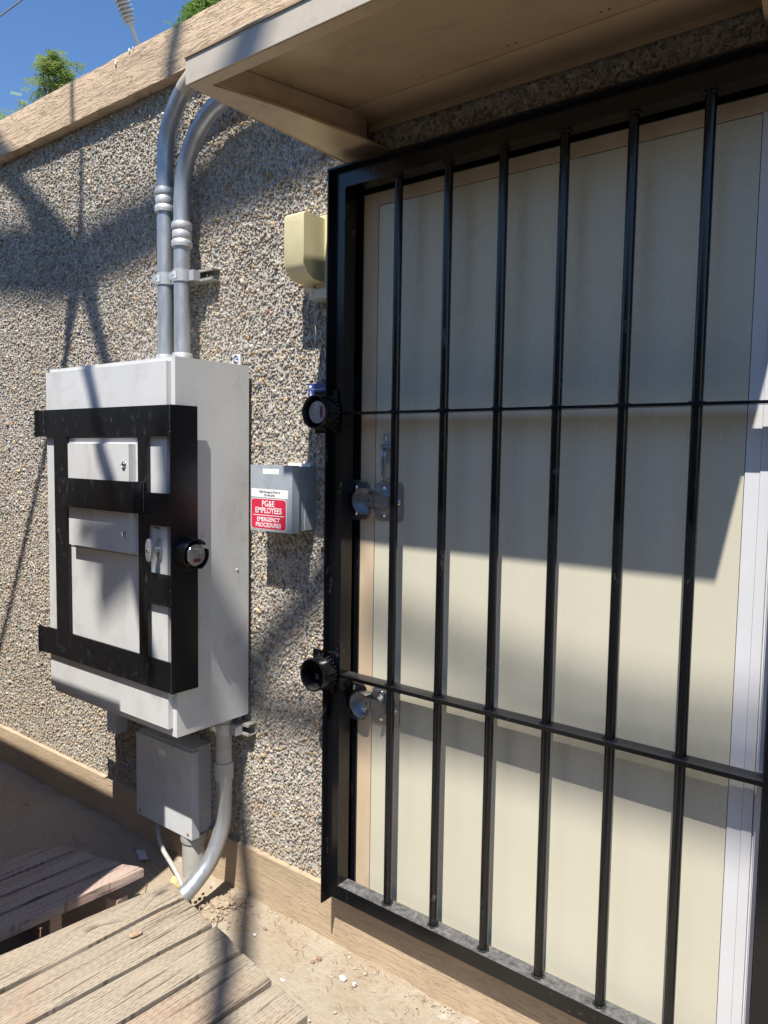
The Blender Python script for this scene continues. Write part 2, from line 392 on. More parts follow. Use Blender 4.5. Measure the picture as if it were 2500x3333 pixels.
# ---------------------------------------------------------------- ground
def grid_sheet():
    xs = np.concatenate([[-300, -90, -30, -12, -7], np.arange(-5, .6, .035), [1.5, 4, 10, 40, 200]])
    ys = np.concatenate([[-300, -80, -25, -10, -5, -3], np.arange(-2.2, .02, .035), [.06, 6, 20, 80, 300]])
    X, Y = np.meshgrid(xs, ys, indexing='ij'); Z_ = np.zeros_like(X)
    near = (X > -5) & (X < .6) & (Y > -2.2) & (Y < .03)
    from mathutils import noise
    for i, j in zip(*np.where(near)):
        p = Vector((X[i, j]*2.2, Y[i, j]*2.2, 0)); h = noise.noise(p)*.009+noise.noise(p*4)*.006+noise.noise(p*11)*.003
        if X[i, j] < -2.0: h += .004*abs(noise.noise(p*9))
        # fillet of debris along the wall, a little mound round the stub
        h += .014*math.exp(-((Y[i, j]+.02)/.03)**2)*(.5+noise.noise(p*5))
        h += .02*math.exp(-((X[i, j]+2.0)**2+(Y[i, j]+.12)**2)/.006)*(1+noise.noise(p*14))
        h -= .03*math.exp(-((X[i, j]+2.12)**2+(Y[i, j]+.16)**2)/.004)
        Z_[i, j] = h-.004
    nx, ny = X.shape; V = np.stack([X, Y, Z_], -1).reshape(-1, 3)
    F = [(i*ny+j, (i+1)*ny+j, (i+1)*ny+j+1, i*ny+j+1) for i in range(nx-1) for j in range(ny-1)]
    me = bpy.data.meshes.new('ground'); me.from_pydata(V.tolist(), [], F)
    for p in me.polygons: p.use_smooth = True
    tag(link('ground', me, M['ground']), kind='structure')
grid_sheet()

# ---------------------------------------------------------------- building
bd = thing('building', (-2.5, 2, 0), 'low building with pebble-faced wall under a tan stucco parapet band', 'building')
obj('wall', bx(-5.2, -1.503, 0.001, .25, .0, 2.95), M['cement'], bd)
obj('wall', bx(-1.503, .9, 0.001, .25, 2.371, 2.95), M['cement'], bd)
obj('wall', bx(-.268, .9, 0.001, .25, 0, 2.371), M['cement'], bd)
obj('wall', bx(-1.503, -.268, .045, .25, 0, 2.371), M['cement'], bd, label='backing wall behind the door')
obj('roof', bx(-5.2, .9, .251, 6, 2.6, 3.02), M['roof'], bd)
# parapet band: front face carries the trowelled relief
def band():
    bm = B(); nx, nz = 240, 8; noise_ = __import__('mathutils').noise
    x0, x1 = -5.2, .9; P = {}
    for i in range(nx+1):
        for j in range(nz+1):
            x = x0+(x1-x0)*i/nx; z = 2.951+(3.116-2.951)*j/nz
            y = -.048+.003*noise_.noise(Vector((x*5, z*14, 0)))+.0015*noise_.noise(Vector((x*17, z*40, 3)))
            if j == nz: y += .003; z += .002*noise_.noise(Vector((x*9, 0, 0)))
            P[i, j] = bm.verts.new((x, y, z))
    for i in range(nx):
        for j in range(nz): bm.faces.new((P[i, j], P[i+1, j], P[i+1, j+1], P[i, j+1]))
    bk = [bm.verts.new(q) for q in ((x0, .25, 2.951), (x1, .25, 2.951), (x1, .25, 3.116), (x0, .25, 3.116))]
    bot = [P[i, 0] for i in range(nx+1)]; top = [P[i, nz] for i in range(nx+1)]
    bm.faces.new(bot+[bk[1], bk[0]]); bm.faces.new(top+[bk[2], bk[3]])
    return bm
obj('parapet_band', band(), M['stucco'], bd, smooth=True)
for (x, z, s) in ((-2.726, 3.098, 1), (-2.635, 3.116, .8), (-2.61, 3.118, .5)):   # spalled flakes on the coping edge
    bm = B(); bmesh.ops.create_icosphere(bm, subdivisions=1, radius=.011*s)
    for v in bm.verts: v.co = Vector((v.co.x*.6+x, v.co.y*.35-.051, v.co.z*1.2+z-.006))
    obj('stucco_flake', bm, M['stone_w'], bd)
# base board
obj('base_board', bx(-5.2, .9, -.02, -.0, -.03, .178), M['trim'], bd, bev=.004, seg=2)

# exposed aggregate
def pebbles():
    regs = [(-5.0, -1.565, .18, 2.95), (-1.6, .5, 2.44, 2.70), (-.26, .5, .18, 2.44)]
    sp = .0101; P = []
    for x0, x1, z0, z1 in regs:
        gx = np.arange(x0, x1, sp); gz = np.arange(z0, z1, sp*.87)
        X, Z_ = np.meshgrid(gx, gz, indexing='ij'); X = X+(np.arange(len(gz)) % 2)*sp*.5
        X = X+rng.normal(0, sp*.24, X.shape); Z_ = Z_+rng.normal(0, sp*.24, Z_.shape)
        P.append(np.stack([X.ravel(), Z_.ravel()], 1))
    P = np.concatenate(P)
    hid = (P[:, 0] > -2.70) & (P[:, 0] < -2.05) & (P[:, 1] > .76) & (P[:, 1] < 1.84)
    P = P[~hid & (P[:, 1] < 2.948) & (P[:, 1] > .182)]
    P = P[rng.random(len(P)) < np.where(P[:, 0] < -4.2, .8, .93)]
    n_ = len(P)
    ph = (1+5**.5)/2
    V = np.array([(-1, ph, 0), (1, ph, 0), (-1, -ph, 0), (1, -ph, 0), (0, -1, ph), (0, 1, ph), (0, -1, -ph), (0, 1, -ph), (ph, 0, -1), (ph, 0, 1), (-ph, 0, -1), (-ph, 0, 1)])/math.hypot(1, ph)
    F = np.array([(0, 11, 5), (0, 5, 1), (0, 1, 7), (0, 7, 10), (0, 10, 11), (1, 5, 9), (5, 11, 4), (11, 10, 2), (10, 7, 6), (7, 1, 8), (3, 9, 4), (3, 4, 2), (3, 2, 6), (3, 6, 8), (3, 8, 9), (4, 9, 5), (2, 4, 11), (6, 2, 10), (8, 6, 7), (9, 8, 1)])
    sz = rng.lognormal(math.log(.00500), .24, n_).clip(.003, .010)
    big = rng.random(n_) < .02; sz[big] *= 1.35
    asp = np.stack([rng.uniform(.8, 1.45, n_), rng.uniform(.55, .95, n_), rng.uniform(.65, 1.05, n_)], 1)
    W = V[None]*(1+rng.uniform(-.22, .22, (n_, 12, 1)))*asp[:, None]*sz[:, None, None]
    q = rng.normal(size=(n_, 4)); q[:, 1] *= .35; q[:, 3] *= .35
    q /= np.linalg.norm(q, axis=1, keepdims=True); w_, x, y, z = q.T    # mostly turned about the wall normal (y)
    th = rng.uniform(0, 2*np.pi, n_); tilt = rng.normal(0, .35, n_)
    c, s = np.cos(th), np.sin(th)
    Wx, Wy, Wz = W[..., 0]*c[:, None]-W[..., 2]*s[:, None], W[..., 1], W[..., 0]*s[:, None]+W[..., 2]*c[:, None]
    c, s = np.cos(tilt), np.sin(tilt)
    W = np.stack([Wx*c[:, None]-Wy*s[:, None], Wx*s[:, None]+Wy*c[:, None], Wz], -1)
    W[..., 0] += P[:, None, 0]; W[..., 2] += P[:, None, 1]; W[..., 1] += (rng.uniform(-.0016, .0026, n_))[:, None]
    pal = np.array([(.47, .42, .34), (.58, .53, .45), (.32, .30, .265), (.19, .185, .185), (.46, .30, .15), (.31, .21, .14), (.55, .43, .24), (.28, .29, .24), (.42, .36, .29), (.50, .36, .28), (.70, .66, .58)])
    wt = np.array([.25, .12, .16, .07, .045, .06, .045, .08, .18, .03, .012]); wt /= wt.sum()
    col = pal[rng.choice(len(pal), n_, p=wt)]*rng.uniform(.8, 1.18, (n_, 1))
    me = bpy.data.meshes.new('pebble_facing'); nf = n_*20
    me.vertices.add(n_*12); me.vertices.foreach_set('co', (W-np.array([-2.5, 2, 0])).astype('f4').ravel())
    idx = (F[None]+np.arange(n_)[:, None, None]*12).astype('i4').ravel()
    me.loops.add(nf*3); me.loops.foreach_set('vertex_index', idx)
    me.polygons.add(nf); me.polygons.foreach_set('loop_start', (np.arange(nf)*3).astype('i4'))
    me.polygons.foreach_set('use_smooth', np.ones(nf, dtype=bool))
    me.update(calc_edges=True)
    at = me.attributes.new('col', 'FLOAT_COLOR', 'POINT')
    cc = np.concatenate([np.repeat(col, 12, 0), np.ones((n_*12, 1))], 1).astype('f4'); at.data.foreach_set('color', cc.ravel())
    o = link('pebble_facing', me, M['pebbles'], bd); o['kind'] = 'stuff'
    print('pebbles', n_)
pebbles()

# door frame (part of the building) and door
obj('door_frame', bx(-1.5025, -1.4485, -.0015, .04, .1, 2.3705), M['frame'], bd, bev=.002)
obj('door_frame', bx(-1.448, -.268, -.0015, .04, 2.334, 2.3705), M['frame'], bd, bev=.002)
dr = thing('steel_door', (-.9, .02, .15), 'cream painted steel door behind the black barred gate', 'door')
obj('leaf', bx(-1.4462, -.409, .0, .042, .15, 2.3315), M['door'], dr, bev=.0015)
for x0, x1, y0 in ((-.4065, -.3765, -.004), (-.3755, -.3545, -.006), (-.3535, -.3485, -.001), (-.3475, -.338, -.009), (-.337, -.300, -.003)):
    obj('edge_flashing', bx(x0, x1, y0, .03, .12, 2.3325), M['white'], dr, bev=.001, label='white flashing strip down the hinge side')
# pull handle with its bracket
h = obj('pull_handle', bx(-1.415, -1.375, -.005, -.0005, 1.572, 1.658), M['alu'], dr, bev=.001)
for z in (1.647, 1.584): obj('bolt', lathe((-1.405, -.0052, z), (0, -1, 0), [(0, .006), (.003, .0055), (.0045, .003), (.0046, 0)], 12), M['bolt'], h, smooth=True)
bm = B(); tube(bm, bez([(-1.40, -.012, 1.622), (-1.398, -.028, 1.60), (-1.397, -.03, 1.56), (-1.398, -.028, 1.53), (-1.407, -.016, 1.521)], 6), .0035, 8)
tube(bm, bez([(-1.392, -.012, 1.622), (-1.390, -.028, 1.60), (-1.389, -.03, 1.56), (-1.389, -.028, 1.53), (-1.374, -.014, 1.521)], 6), .0035, 8)
tube(bm, [(-1.416, -.012, 1.621), (-1.375, -.012, 1.621)], .006, 10); tube(bm, [(-1.409, -.014, 1.519), (-1.372, -.014, 1.519)], .003, 8)
obj('grip', bm, M['zinc'], h, smooth=True)

# ---------------------------------------------------------------- canopy
cn = thing('door_canopy', (-.92, 0, 2.49), 'tan sheet-metal canopy over the barred door', 'canopy')
XL, XR, YF, ZB = -1.562, -.25, -.609, 2.479
obj('fascia', bx(XL, XR, YF, YF+.004, ZB, ZB+.060), M['fascia'], cn, bev=.0015)
obj('drip_edge', bx(XL-.002, XR+.002, YF-.004, YF+.02, ZB+.0605, ZB+.066), M['canopy'], cn, bev=.001)
obj('fascia_lip', bx(XL+.003, XR-.003, YF+.0045, YF+.038, ZB-.001, ZB+.001), M['canopy'], cn)
obj('roof_sheet', hexa(B(), [(XL, YF+.021, ZB+.062), (XR, YF+.021, ZB+.062), (XR, -.001, 2.62), (XL, -.001, 2.62), (XL, YF+.021, ZB+.065), (XR, YF+.021, ZB+.065), (XR, -.001, 2.623), (XL, -.001, 2.623)]), M['canopy'], cn)
for sgn, X0 in ((1, XL), (-1, XR)):
    # outer side sheet (triangle up to the roof), rolled bottom flange, inner cheek
    obj('side_sheet', plate([(X0, YF+.005, ZB), (X0, -.001, ZB-.008), (X0, -.001, 2.619), (X0, YF+.022, ZB+.061)], sgn*.002, (1, 0, 0)), M['canopy'], cn)
    w0 = lambda k: X0+sgn*k
    edge = bez([(w0(.040), YF+.010, 0), (w0(.094), -.396, 0), (w0(.127), -.202, 0), (w0(.142), -.11, 0), (w0(.150), -.012, 0)], 5)
    bm = B(); prev = None
    for i, e in enumerate(edge):
        t = i/(len(edge)-1); yo = YF+.010+(0-YF-.010-.002)*t
        o_ = bm.verts.new((w0(.002), yo, ZB-.006*t)); m_ = bm.verts.new(((w0(.002)+e.x)/2, (yo+e.y)/2, ZB-.003*t-.0005)); i_ = bm.verts.new((e.x, e.y, ZB+.001)); u_ = bm.verts.new((e.x, e.y, ZB+.007))
        cur = (o_, m_, i_, u_)
        if prev:
            for k in range(3): bm.faces.new((prev[k], cur[k], cur[k+1], prev[k+1]))
        prev = cur
    obj('side_flange', bm, M['canopy'], cn, smooth=True)
    obj('inner_cheek', plate([(w0(.060), YF+.005, ZB+.002), (w0(.085), -.03, ZB+.002), (w0(.085), -.03, 2.586), (w0(.060), YF+.005, 2.533)], sgn*.002, (1, 0, 0)), M['canopy'], cn)
obj('soffit', hexa(B(), [(XL+.004, YF+.006, 2.534), (XR-.004, YF+.006, 2.534), (XR-.004, -.055, 2.588), (XL+.004, -.055, 2.588), (XL+.004, YF+.006, 2.536), (XR-.004, YF+.006, 2.536), (XR-.004, -.055, 2.590), (XL+.004, -.055, 2.590)]), M['canopy'], cn)
obj('soffit_batten', hexa(B(), [(XL+.07, -.10, 2.582), (XR-.07, -.10, 2.582), (XR-.07, -.004, 2.562), (XL+.07, -.004, 2.562), (XL+.07, -.10, 2.5825), (XR-.07, -.10, 2.5825), (XR-.07, -.004, 2.58), (XL+.07, -.004, 2.58)]), M['canopy'], cn)
obj('wall_ledger', bx(XL+.08, XR-.08, -.012, -.0065, 2.545, 2.575), M['canopy'], cn, bev=.001)
for x in (-1.20, -.95, -.93, -.72, -.70): obj('soffit_screw', lathe((x, -.135, 2.5795), (0, 0, -1), [(0, .0035), (.001, .003), (.0012, 0)], 10), M['nail'], cn)

# ---------------------------------------------------------------- barred gate
gt = thing('security_gate', (-.92, -.055, .18), 'black steel barred security gate hung over the cream door', 'gate')
G = M['gate']
obj('frame_rail', bx(-1.557, -1.512, -.08, -.03, .203, 2.426), G, gt, bev=.003, seg=2)
obj('frame_rail', bx(-.322, -.27, -.08, -.03, .203, 2.426), G, gt, bev=.003, seg=2)
obj('frame_rail', bx(-1.5115, -.3225, -.08, -.03, 2.377, 2.426), G, gt, bev=.003, seg=2)
obj('frame_rail', bx(-1.5115, -.3225, -.08, -.03, .203, .248), G, gt, bev=.003, seg=2)
obj('casing_plate', bx(-1.5625, -1.5575, -.102, -.008, .182, 2.4325), G, gt, bev=.0012)
obj('casing_plate', bx(-.2695, -.2645, -.102, -.008, .182, 2.4325), G, gt, bev=.0012)
obj('casing_plate', bx(-1.557, -.27, -.102, -.008, 2.427, 2.4325), G, gt, bev=.0012)
obj('back_flange', bx(-1.557, -1.503, -.0075, -.003, .9, 1.395), G, gt)
obj('back_flange', bx(-1.557, -1.503, -.0075, -.003, 1.52, 2.37), G, gt)
obj('back_flange', bx(-1.557, -1.503, -.0075, -.003, .182, .762), G, gt)
obj('back_flange', bx(-1.557, -.27, -.0075, -.003, 2.3705, 2.427), G, gt)
for z, tk in ((1.716, .007), (.912, .011)):
    obj('crossbar', bx(-1.512, -.3225, -.08, -.033, z, z+tk), G, gt, bev=.0015)
barx = [-1.332, -1.165, -.998, -.832, -.665, -.499]
BR = .0122
bar0 = obj('bar', tube(B(), [(barx[0], -.056, .247), (barx[0], -.056, 2.378)], BR, 24), G, gt, smooth=True)
for x in barx[1:]: dup(bar0, bar0.location+Vector((x-barx[0], 0, 0)), gt)
def bead(c, rr, k=11):
    bm = B()
    for i in range(k):
        a = i*2*math.pi/k+random.uniform(-.15, .15); s = random.uniform(.0026, .0042)
        bb = bmesh.ops.create_icosphere(bm, subdivisions=1, radius=s)
        for v in bb['verts']: v.co = Vector((v.co.x*1.5+c[0]+math.cos(a)*rr, v.co.y*1.5+c[1]+math.sin(a)*rr, v.co.z*.8+c[2]))
    return bm
w0_ = obj('weld_bead', bead((barx[0], -.056, .2495), BR+.0015), M['weld'], gt, smooth=True)
for i, x in enumerate(barx):
    for z in (.2495, .9245, 1.7245, 2.3755):
        if i == 0 and z == .2495: continue
        o = dup(w0_, w0_.location+Vector((x-barx[0], 0, z-.2495)), gt)
        o.rotation_euler.z = random.uniform(0, 3)
# lock mounts on the gate
for zc, tl in ((1.722, ''), (.922, '')):
    obj('lock_plate', bx(-1.618, -1.528, -.0875, -.0815, zc-.062, zc+.066), G, gt, bev=.004)
    cx = -1.571
    ring = obj('lock_shroud', lathe((cx, -.088, zc), (0, -1, 0), [(0, .0445), (0, .0505), (.053, .0505), (.0545, .0495), (.0545, .0455), (.053, .0445)], 40, close=True), G, gt, smooth=True)
    bmw = B()
    for k in range(26):
        a = math.radians(k*360/26); bb = bmesh.ops.create_icosphere(bmw, subdivisions=1, radius=.0042)
        for v in bb['verts']: v.co = Vector((v.co.x+cx+math.cos(a)*.0525, v.co.y*.9-.090, v.co.z+zc+math.sin(a)*.0525))
    obj('weld_bead', bmw, M['weld'], gt, smooth=True)
obj('lock_tongue', bx(-1.578, -1.566, -.118, -.0885, .905, .922), M['weld'], gt, bev=.001)

def puck(center, axis, label, num, textrot, updir):
    """round stainless puck padlock, face outwards along axis"""
    ax = Vector(axis); c = Vector(center)
    t = thing('puck_lock', c-Vector((0, 0, .037)), label, 'padlock', 'round steel padlocks in welded shrouds')
    obj('body', lathe(c-ax*.034, ax, [(0, .034), (.001, .0362), (.030, .0362), (.034, .0335)], 40), M['chrome'], t, smooth=True)
    obj('face', lathe(c+ax*.0001, ax, [(0, .0333), (.0006, .0331)], 40), M['stainless'], t)
    side = updir.cross(ax); u = Vector(updir)
    def card(name, du, ds, wu, ws, mat, k):
        q = c+ax*.0008*k+u*du+side*ds
        return obj(name, plate([q-u*wu-side*ws, q+u*wu-side*ws, q+u*wu+side*ws, q-u*wu+side*ws], .0004, ax), mat, t)
    return t, c, u, side, card
t, c, u, s_, card = puck((-1.571, -.128, 1.722), (0, -1, 0), 'stainless puck padlock with a #1 sticker in the gate shroud', '#1', RY, Vector((0, 0, 1)))
card('number_sticker', .021, -.006, .0055, .0055, M['paper'], 1); text('number', '#1', .009, c+Vector((-.006, -.0016, .021)), RY, M['ink'], t, bold=.0003)
card('red_label', .001, .017, .017, .0055, M['darklabel'], 1); card('red_label_centre', .001, .017, .0095, .0035, M['redlabel'], 1.6)
bm = B(); Q = [(-.022, .011), (-.008, .011), (.0, .0), (-.008, -.011), (-.022, -.011)]
for i in range(5):
    a, b2 = Q[i], Q[(i+1) % 5]; tube(bm, [c+Vector((a[0], -.0008, a[1])), c+Vector((b2[0], -.0008, b2[1]))], .0004, 5)
obj('engraved_shield', bm, M['chrome'], t)

# ---------------------------------------------------------------- main cabinet
cb = thing('electrical_cabinet', (-2.37, -.17, .674), 'large light grey steel electrical cabinet caged in a black steel frame', 'cabinet')
C_ = M['cabinet']
obj('body', bx(-2.750, -1.994, -.324, -.02, .674, 1.894), C_, cb, bev=.003, seg=2)
dd = obj('door', bx(-2.747, -2.014, -.342, -.3245, .702, 1.880), C_, cb, bev=.003, seg=2)
obj('raised_panel', bx(-2.592, -2.165, -.345, -.3422, .915, 1.250), C_, cb, bev=.002)
wd = obj('window_cover', bx(-2.541, -2.170, -.3755, -.3425, 1.263, 1.620), C_, cb, bev=.0035, seg=2)
obj('window_frame', bx(-2.578, -2.150, -.349, -.3422, 1.255, 1.640), C_, cb, bev=.002)
for z in (1.551, 1.325):
    l = obj('cam_lock', lathe((-2.197, -.3757, z), (0, -1, 0), [(0, .0135), (.002, .013), (.0035, .0095), (.006, .009), (.007, .006), (.0045, .0045), (.0045, 0)], 24), M['bolt'], cb, smooth=True)
    obj('key_slot', bx(-2.1982, -2.1958, -.3815, -.3803, z-.004, z+.004), M['ink'], l)
hd = obj('latch_handle', lathe((-2.052, -.3423, 1.285), (0, -1, 0), [(0, .015), (.004, .0145), (.006, .009), (.032, .0085), (.034, .012)], 24), M['galv'], cb, smooth=True)
def oval(cx, y0, cz, rx, rz, th):
    bm = B(); n_ = 28; A = []; 
    for (y, k) in ((y0, .86), (y0-th*.35, 1), (y0-th*.8, 1), (y0-th, .84)):
        A.append([bm.verts.new((cx+math.copysign(abs(math.cos(a))**.8, math.cos(a))*rx*k, y, cz+math.copysign(abs(math.sin(a))**.8, math.sin(a))*rz*k)) for a in [2*math.pi*i/n_ for i in range(n_)]])
    bm.faces.new(A[0]); bm.faces.new(A[-1][::-1])
    for i in range(3):
        for k in range(n_): bm.faces.new((A[i][k], A[i][(k+1) % n_], A[i+1][(k+1) % n_], A[i+1][k]))
    return bm
obj('escutcheon', oval(-2.052, -.3423, 1.285, .013, .037, .006), M['galv'], hd, smooth=True)
obj('grip', oval(-2.052, -.376, 1.285, .0125, .037, .014), M['galv'], hd, smooth=True)
obj('keyhole', lathe((-2.052, -.3902, 1.285), (0, -1, 0), [(0, .006), (.0015, .0055), (.0016, .003), (.0005, 0)], 16), M['bolt'], hd, smooth=True)
obj('rivet', lathe((-1.9938, -.072, 1.195), (1, 0, 0), [(0, .006), (.0012, .005), (.0022, 0)], 16), C_, cb, smooth=True)
for z0, z1 in ((1.894, 1.937), (.632, .674)):
    e = obj('mounting_ear', bx(-2.076, -2.034, -.024, -.019, z0-.01, z1), C_, cb, bev=.0015)
    zc = z1-.018 if z0 > 1 else z0+.018
    obj('anchor_bolt', lathe((-2.055, -.0245, zc), (0, -1, 0), [(0, .014), (.002, .014), (.002, .0085), (.009, .0085), (.009, .005), (.02, .005), (.02, 0)], 18), M['bolt'], e, smooth=True)
obj('maker_plate', bx(-2.085, -2.052, -.3428, -.3422, 1.350, 1.356), M['greyink'], cb)

# black guard frame round the cabinet
gd = thing('guard_frame', (-2.36, -.355, .83), 'black steel guard cage locked across the front of the grey cabinet', 'guard frame')
K = M['guard']; yf, yb = -.3585, -.3525
obj('top_bar', bx(-2.736, -1.9755, yf, yb, 1.644, 1.742), K, gd, bev=.0008)
obj('bottom_bar', bx(-2.736, -1.9755, yf, yb, .831, .930), K, gd, bev=.0008)
obj('upright', bx(-2.668, -2.578, yf, yb, .9305, 1.6435), K, gd, bev=.0008)
obj('upright', bx(-2.146, -2.096, yf, yb, .9305, 1.6435), K, gd, bev=.0008)
obj('short_bar', bx(-2.0955, -1.9755, yf, yb, 1.362, 1.466), K, gd, bev=.0008)
obj('short_bar', bx(-2.0955, -1.9755, yf, yb, 1.108, 1.209), K, gd, bev=.0008)
obj('side_plate', bx(-1.975, -1.969, -.3590, -.258, .831, 1.742), M['guard_side'], gd, bev=.0008)
sp = obj('strap', bx(-2.576, -2.112, -.398, -.393, 1.399, 1.500), K, gd, bev=.0008)
obj('strap_return', bx(-2.117, -2.112, -.3925, -.359, 1.399, 1.500), K, sp)
obj('strap_return', bx(-2.576, -2.571, -.3925, -.359, 1.399, 1.500), K, sp)
for z0, z1 in ((1.645, 1.742), (.828, .926)):
    hg = obj('hinge_leaf', bx(-2.788, -2.7365, yf+.0005, yb-.0005, z0, z1), K, gd, bev=.0008)
    bm = B(); n_ = 5
    for k in range(n_): cyl((-2.795, -.3555, z0+(z1-z0)*k/n_), (0, 0, 1), .0085, (z1-z0)/n_-.0012, 16, bm)
    obj('hinge_knuckle', bm, M['guard_side'], hg, smooth=True)
    bm = B(); cyl((-2.795, -.3555, z0-.003), (0, 0, 1), .005, z1-z0+.006, 12, bm); obj('hinge_pin', bm, M['weld'], hg, smooth=True)
def weldline(p0, p1, n_, s=.0032):
    bm = B(); p0 = Vector(p0); p1 = Vector(p1)
    for i in range(n_):
        p = p0.lerp(p1, (i+.5)/n_); bb = bmesh.ops.create_icosphere(bm, subdivisions=1, radius=s*random.uniform(.8, 1.2))
        for v in bb['verts']: v.co = v.co+p
    return bm
for a, b2, k in (((-1.975, -.3585, 1.648), (-1.975, -.3585, 1.740), 22), ((-1.975, -.3585, .835), (-1.975, -.3585, .928), 22), ((-1.975, -.3585, 1.366), (-1.975, -.3585, 1.462), 18), ((-1.975, -.3585, 1.112), (-1.975, -.3585, 1.205), 18),
                 ((-2.110, -.362, 1.402), (-2.110, -.362, 1.498), 22), ((-2.736, -.3585, 1.65), (-2.736, -.3585, 1.738), 16)):
    obj('weld_bead', weldline(a, b2, k), M['weld'], gd, smooth=True)
PC = Vector((-1.915, -.306, 1.276))
for a0, a1 in ((40, 243), (-67, 18)):
    obj('lock_shroud', lathe((-1.9688, PC.y, PC.z), (1, 0, 0), [(0, .0445), (0, .0505), (.052, .0505), (.0535, .0495), (.0535, .0455), (.052, .0445)], 60, arc=(a0, a1), close=True), M['guard_side'], gd, smooth=True)
bm = B()
for k in range(30):
    a = math.radians(k*12); bb = bmesh.ops.create_icosphere(bm, subdivisions=1, radius=.0038)
    for v in bb['verts']: v.co = Vector((v.co.x*.8-1.9675, v.co.y+PC.y+math.cos(a)*.053, v.co.z+PC.z+math.sin(a)*.053))
obj('weld_bead', bm, M['weld'], gd, smooth=True)
t, c, u, s_, card = puck(tuple(PC), (1, 0, 0), 'stainless puck padlock with a #2 sticker on the cabinet guard frame', '#2', None, Vector((0, 0, 1)))
card('number_sticker', .011, .0185, .0062, .0058, M['paper'], 1)
R2 = (Matrix.Rotation(-math.pi/2, 3, 'X') @ Matrix.Rotation(math.pi/2, 3, 'Z') @ Matrix.Rotation(math.pi/2, 3, 'X')).to_euler()
text('number', '#2', .0095, c+Vector((.0016, .0185, .011)), R2, M['ink'], t, bold=.0003)
card('red_label', -.0165, .001, .006, .014, M['darklabel'], 1); card('red_label_centre', -.0162, .001, .0035, .010, M['redlabel'], 1.6)
bm = B(); Q = [(-.0105, .019), (.0105, .019), (.0105, .005), (.0, -.009), (-.0105, .005)]
for i in range(5):
    a, b2 = Q[i], Q[(i+1) % 5]; tube(bm, [c+Vector((.0008, a[0], a[1])), c+Vector((.0008, b2[0], b2[1]))], .0005, 5)
obj('engraved_shield', bm, M['chrome'], t)

# ---------------------------------------------------------------- conduits
def coupling(x, y, z0, z1, R, par, name='coupling'):
    H = z1-z0
    prof = [(0, R*1.02), (.0, R*1.22), (H*.10, R*1.27), (H*.22, R*1.27), (H*.30, R*1.1), (H*.34, R*1.18), (H*.62, R*1.18), (H*.66, R*1.1), (H*.74, R*1.27), (H*.90, R*1.27), (H, R*1.2), (H, R*1.02)] if H > .05 else \
           [(0, R*1.02), (0, R*1.12), (H*.3, R*1.14), (H*.35, R*1.25), (H*.85, R*1.27), (H, R*1.2), (H, R*1.02)]
    return obj(name, lathe((x, y, z0), (0, 0, 1), prof, 36), M['coupling'], par, smooth=True)
R = .0288; Yc = -.075
def conduit(x, ztop, curve, zc, lab):
    t = thing('conduit', (x, Yc, 1.895), lab, 'conduit', 'steel conduits rising from the cabinet')
    obj('pipe', tube(B(), [(x, Yc, 1.896), (x, Yc, zc)], R, 36), M['galv'], t, smooth=True)
    obj('bend', tube(B(), curve, R, 36), M['galv'], t, smooth=True)
    if x == x1: obj('painted_end', tube(B(), [p for p in curve if p.x > x1+.110], R*1.04, 36), M['fascia'], t, smooth=True)
    coupling(x, Yc, zc-.085, zc, R, t); coupling(x, Yc, 1.905, 1.950, R, t, 'box_connector')
    return t
x1, x2 = -2.385, -2.287
c1 = bez([(x1, Yc, 2.44), (x1, Yc, 2.60), (x1+.012, Yc, 2.72), (x1+.056, Yc, 2.80), (x1+.118, Yc, 2.862), (x1+.21, Yc, 2.905), (x1+.36, Yc, 2.925), (x1+.8, Yc, 2.925)], 12)
c2 = bez([(x2, Yc, 2.33), (x2, Yc, 2.47), (x2+.014, Yc, 2.575), (x2+.058, Yc, 2.665), (x2+.12, Yc, 2.725), (x2+.2, Yc, 2.765), (x2+.34, Yc, 2.785), (x2+.72, Yc, 2.785)], 12)
conduit(x1, 0, c1, 2.545, 'left galvanised conduit rising from the cabinet and bending under the parapet')
conduit(x2, 0, c2, 2.408, 'right galvanised conduit rising from the cabinet and bending behind the canopy')
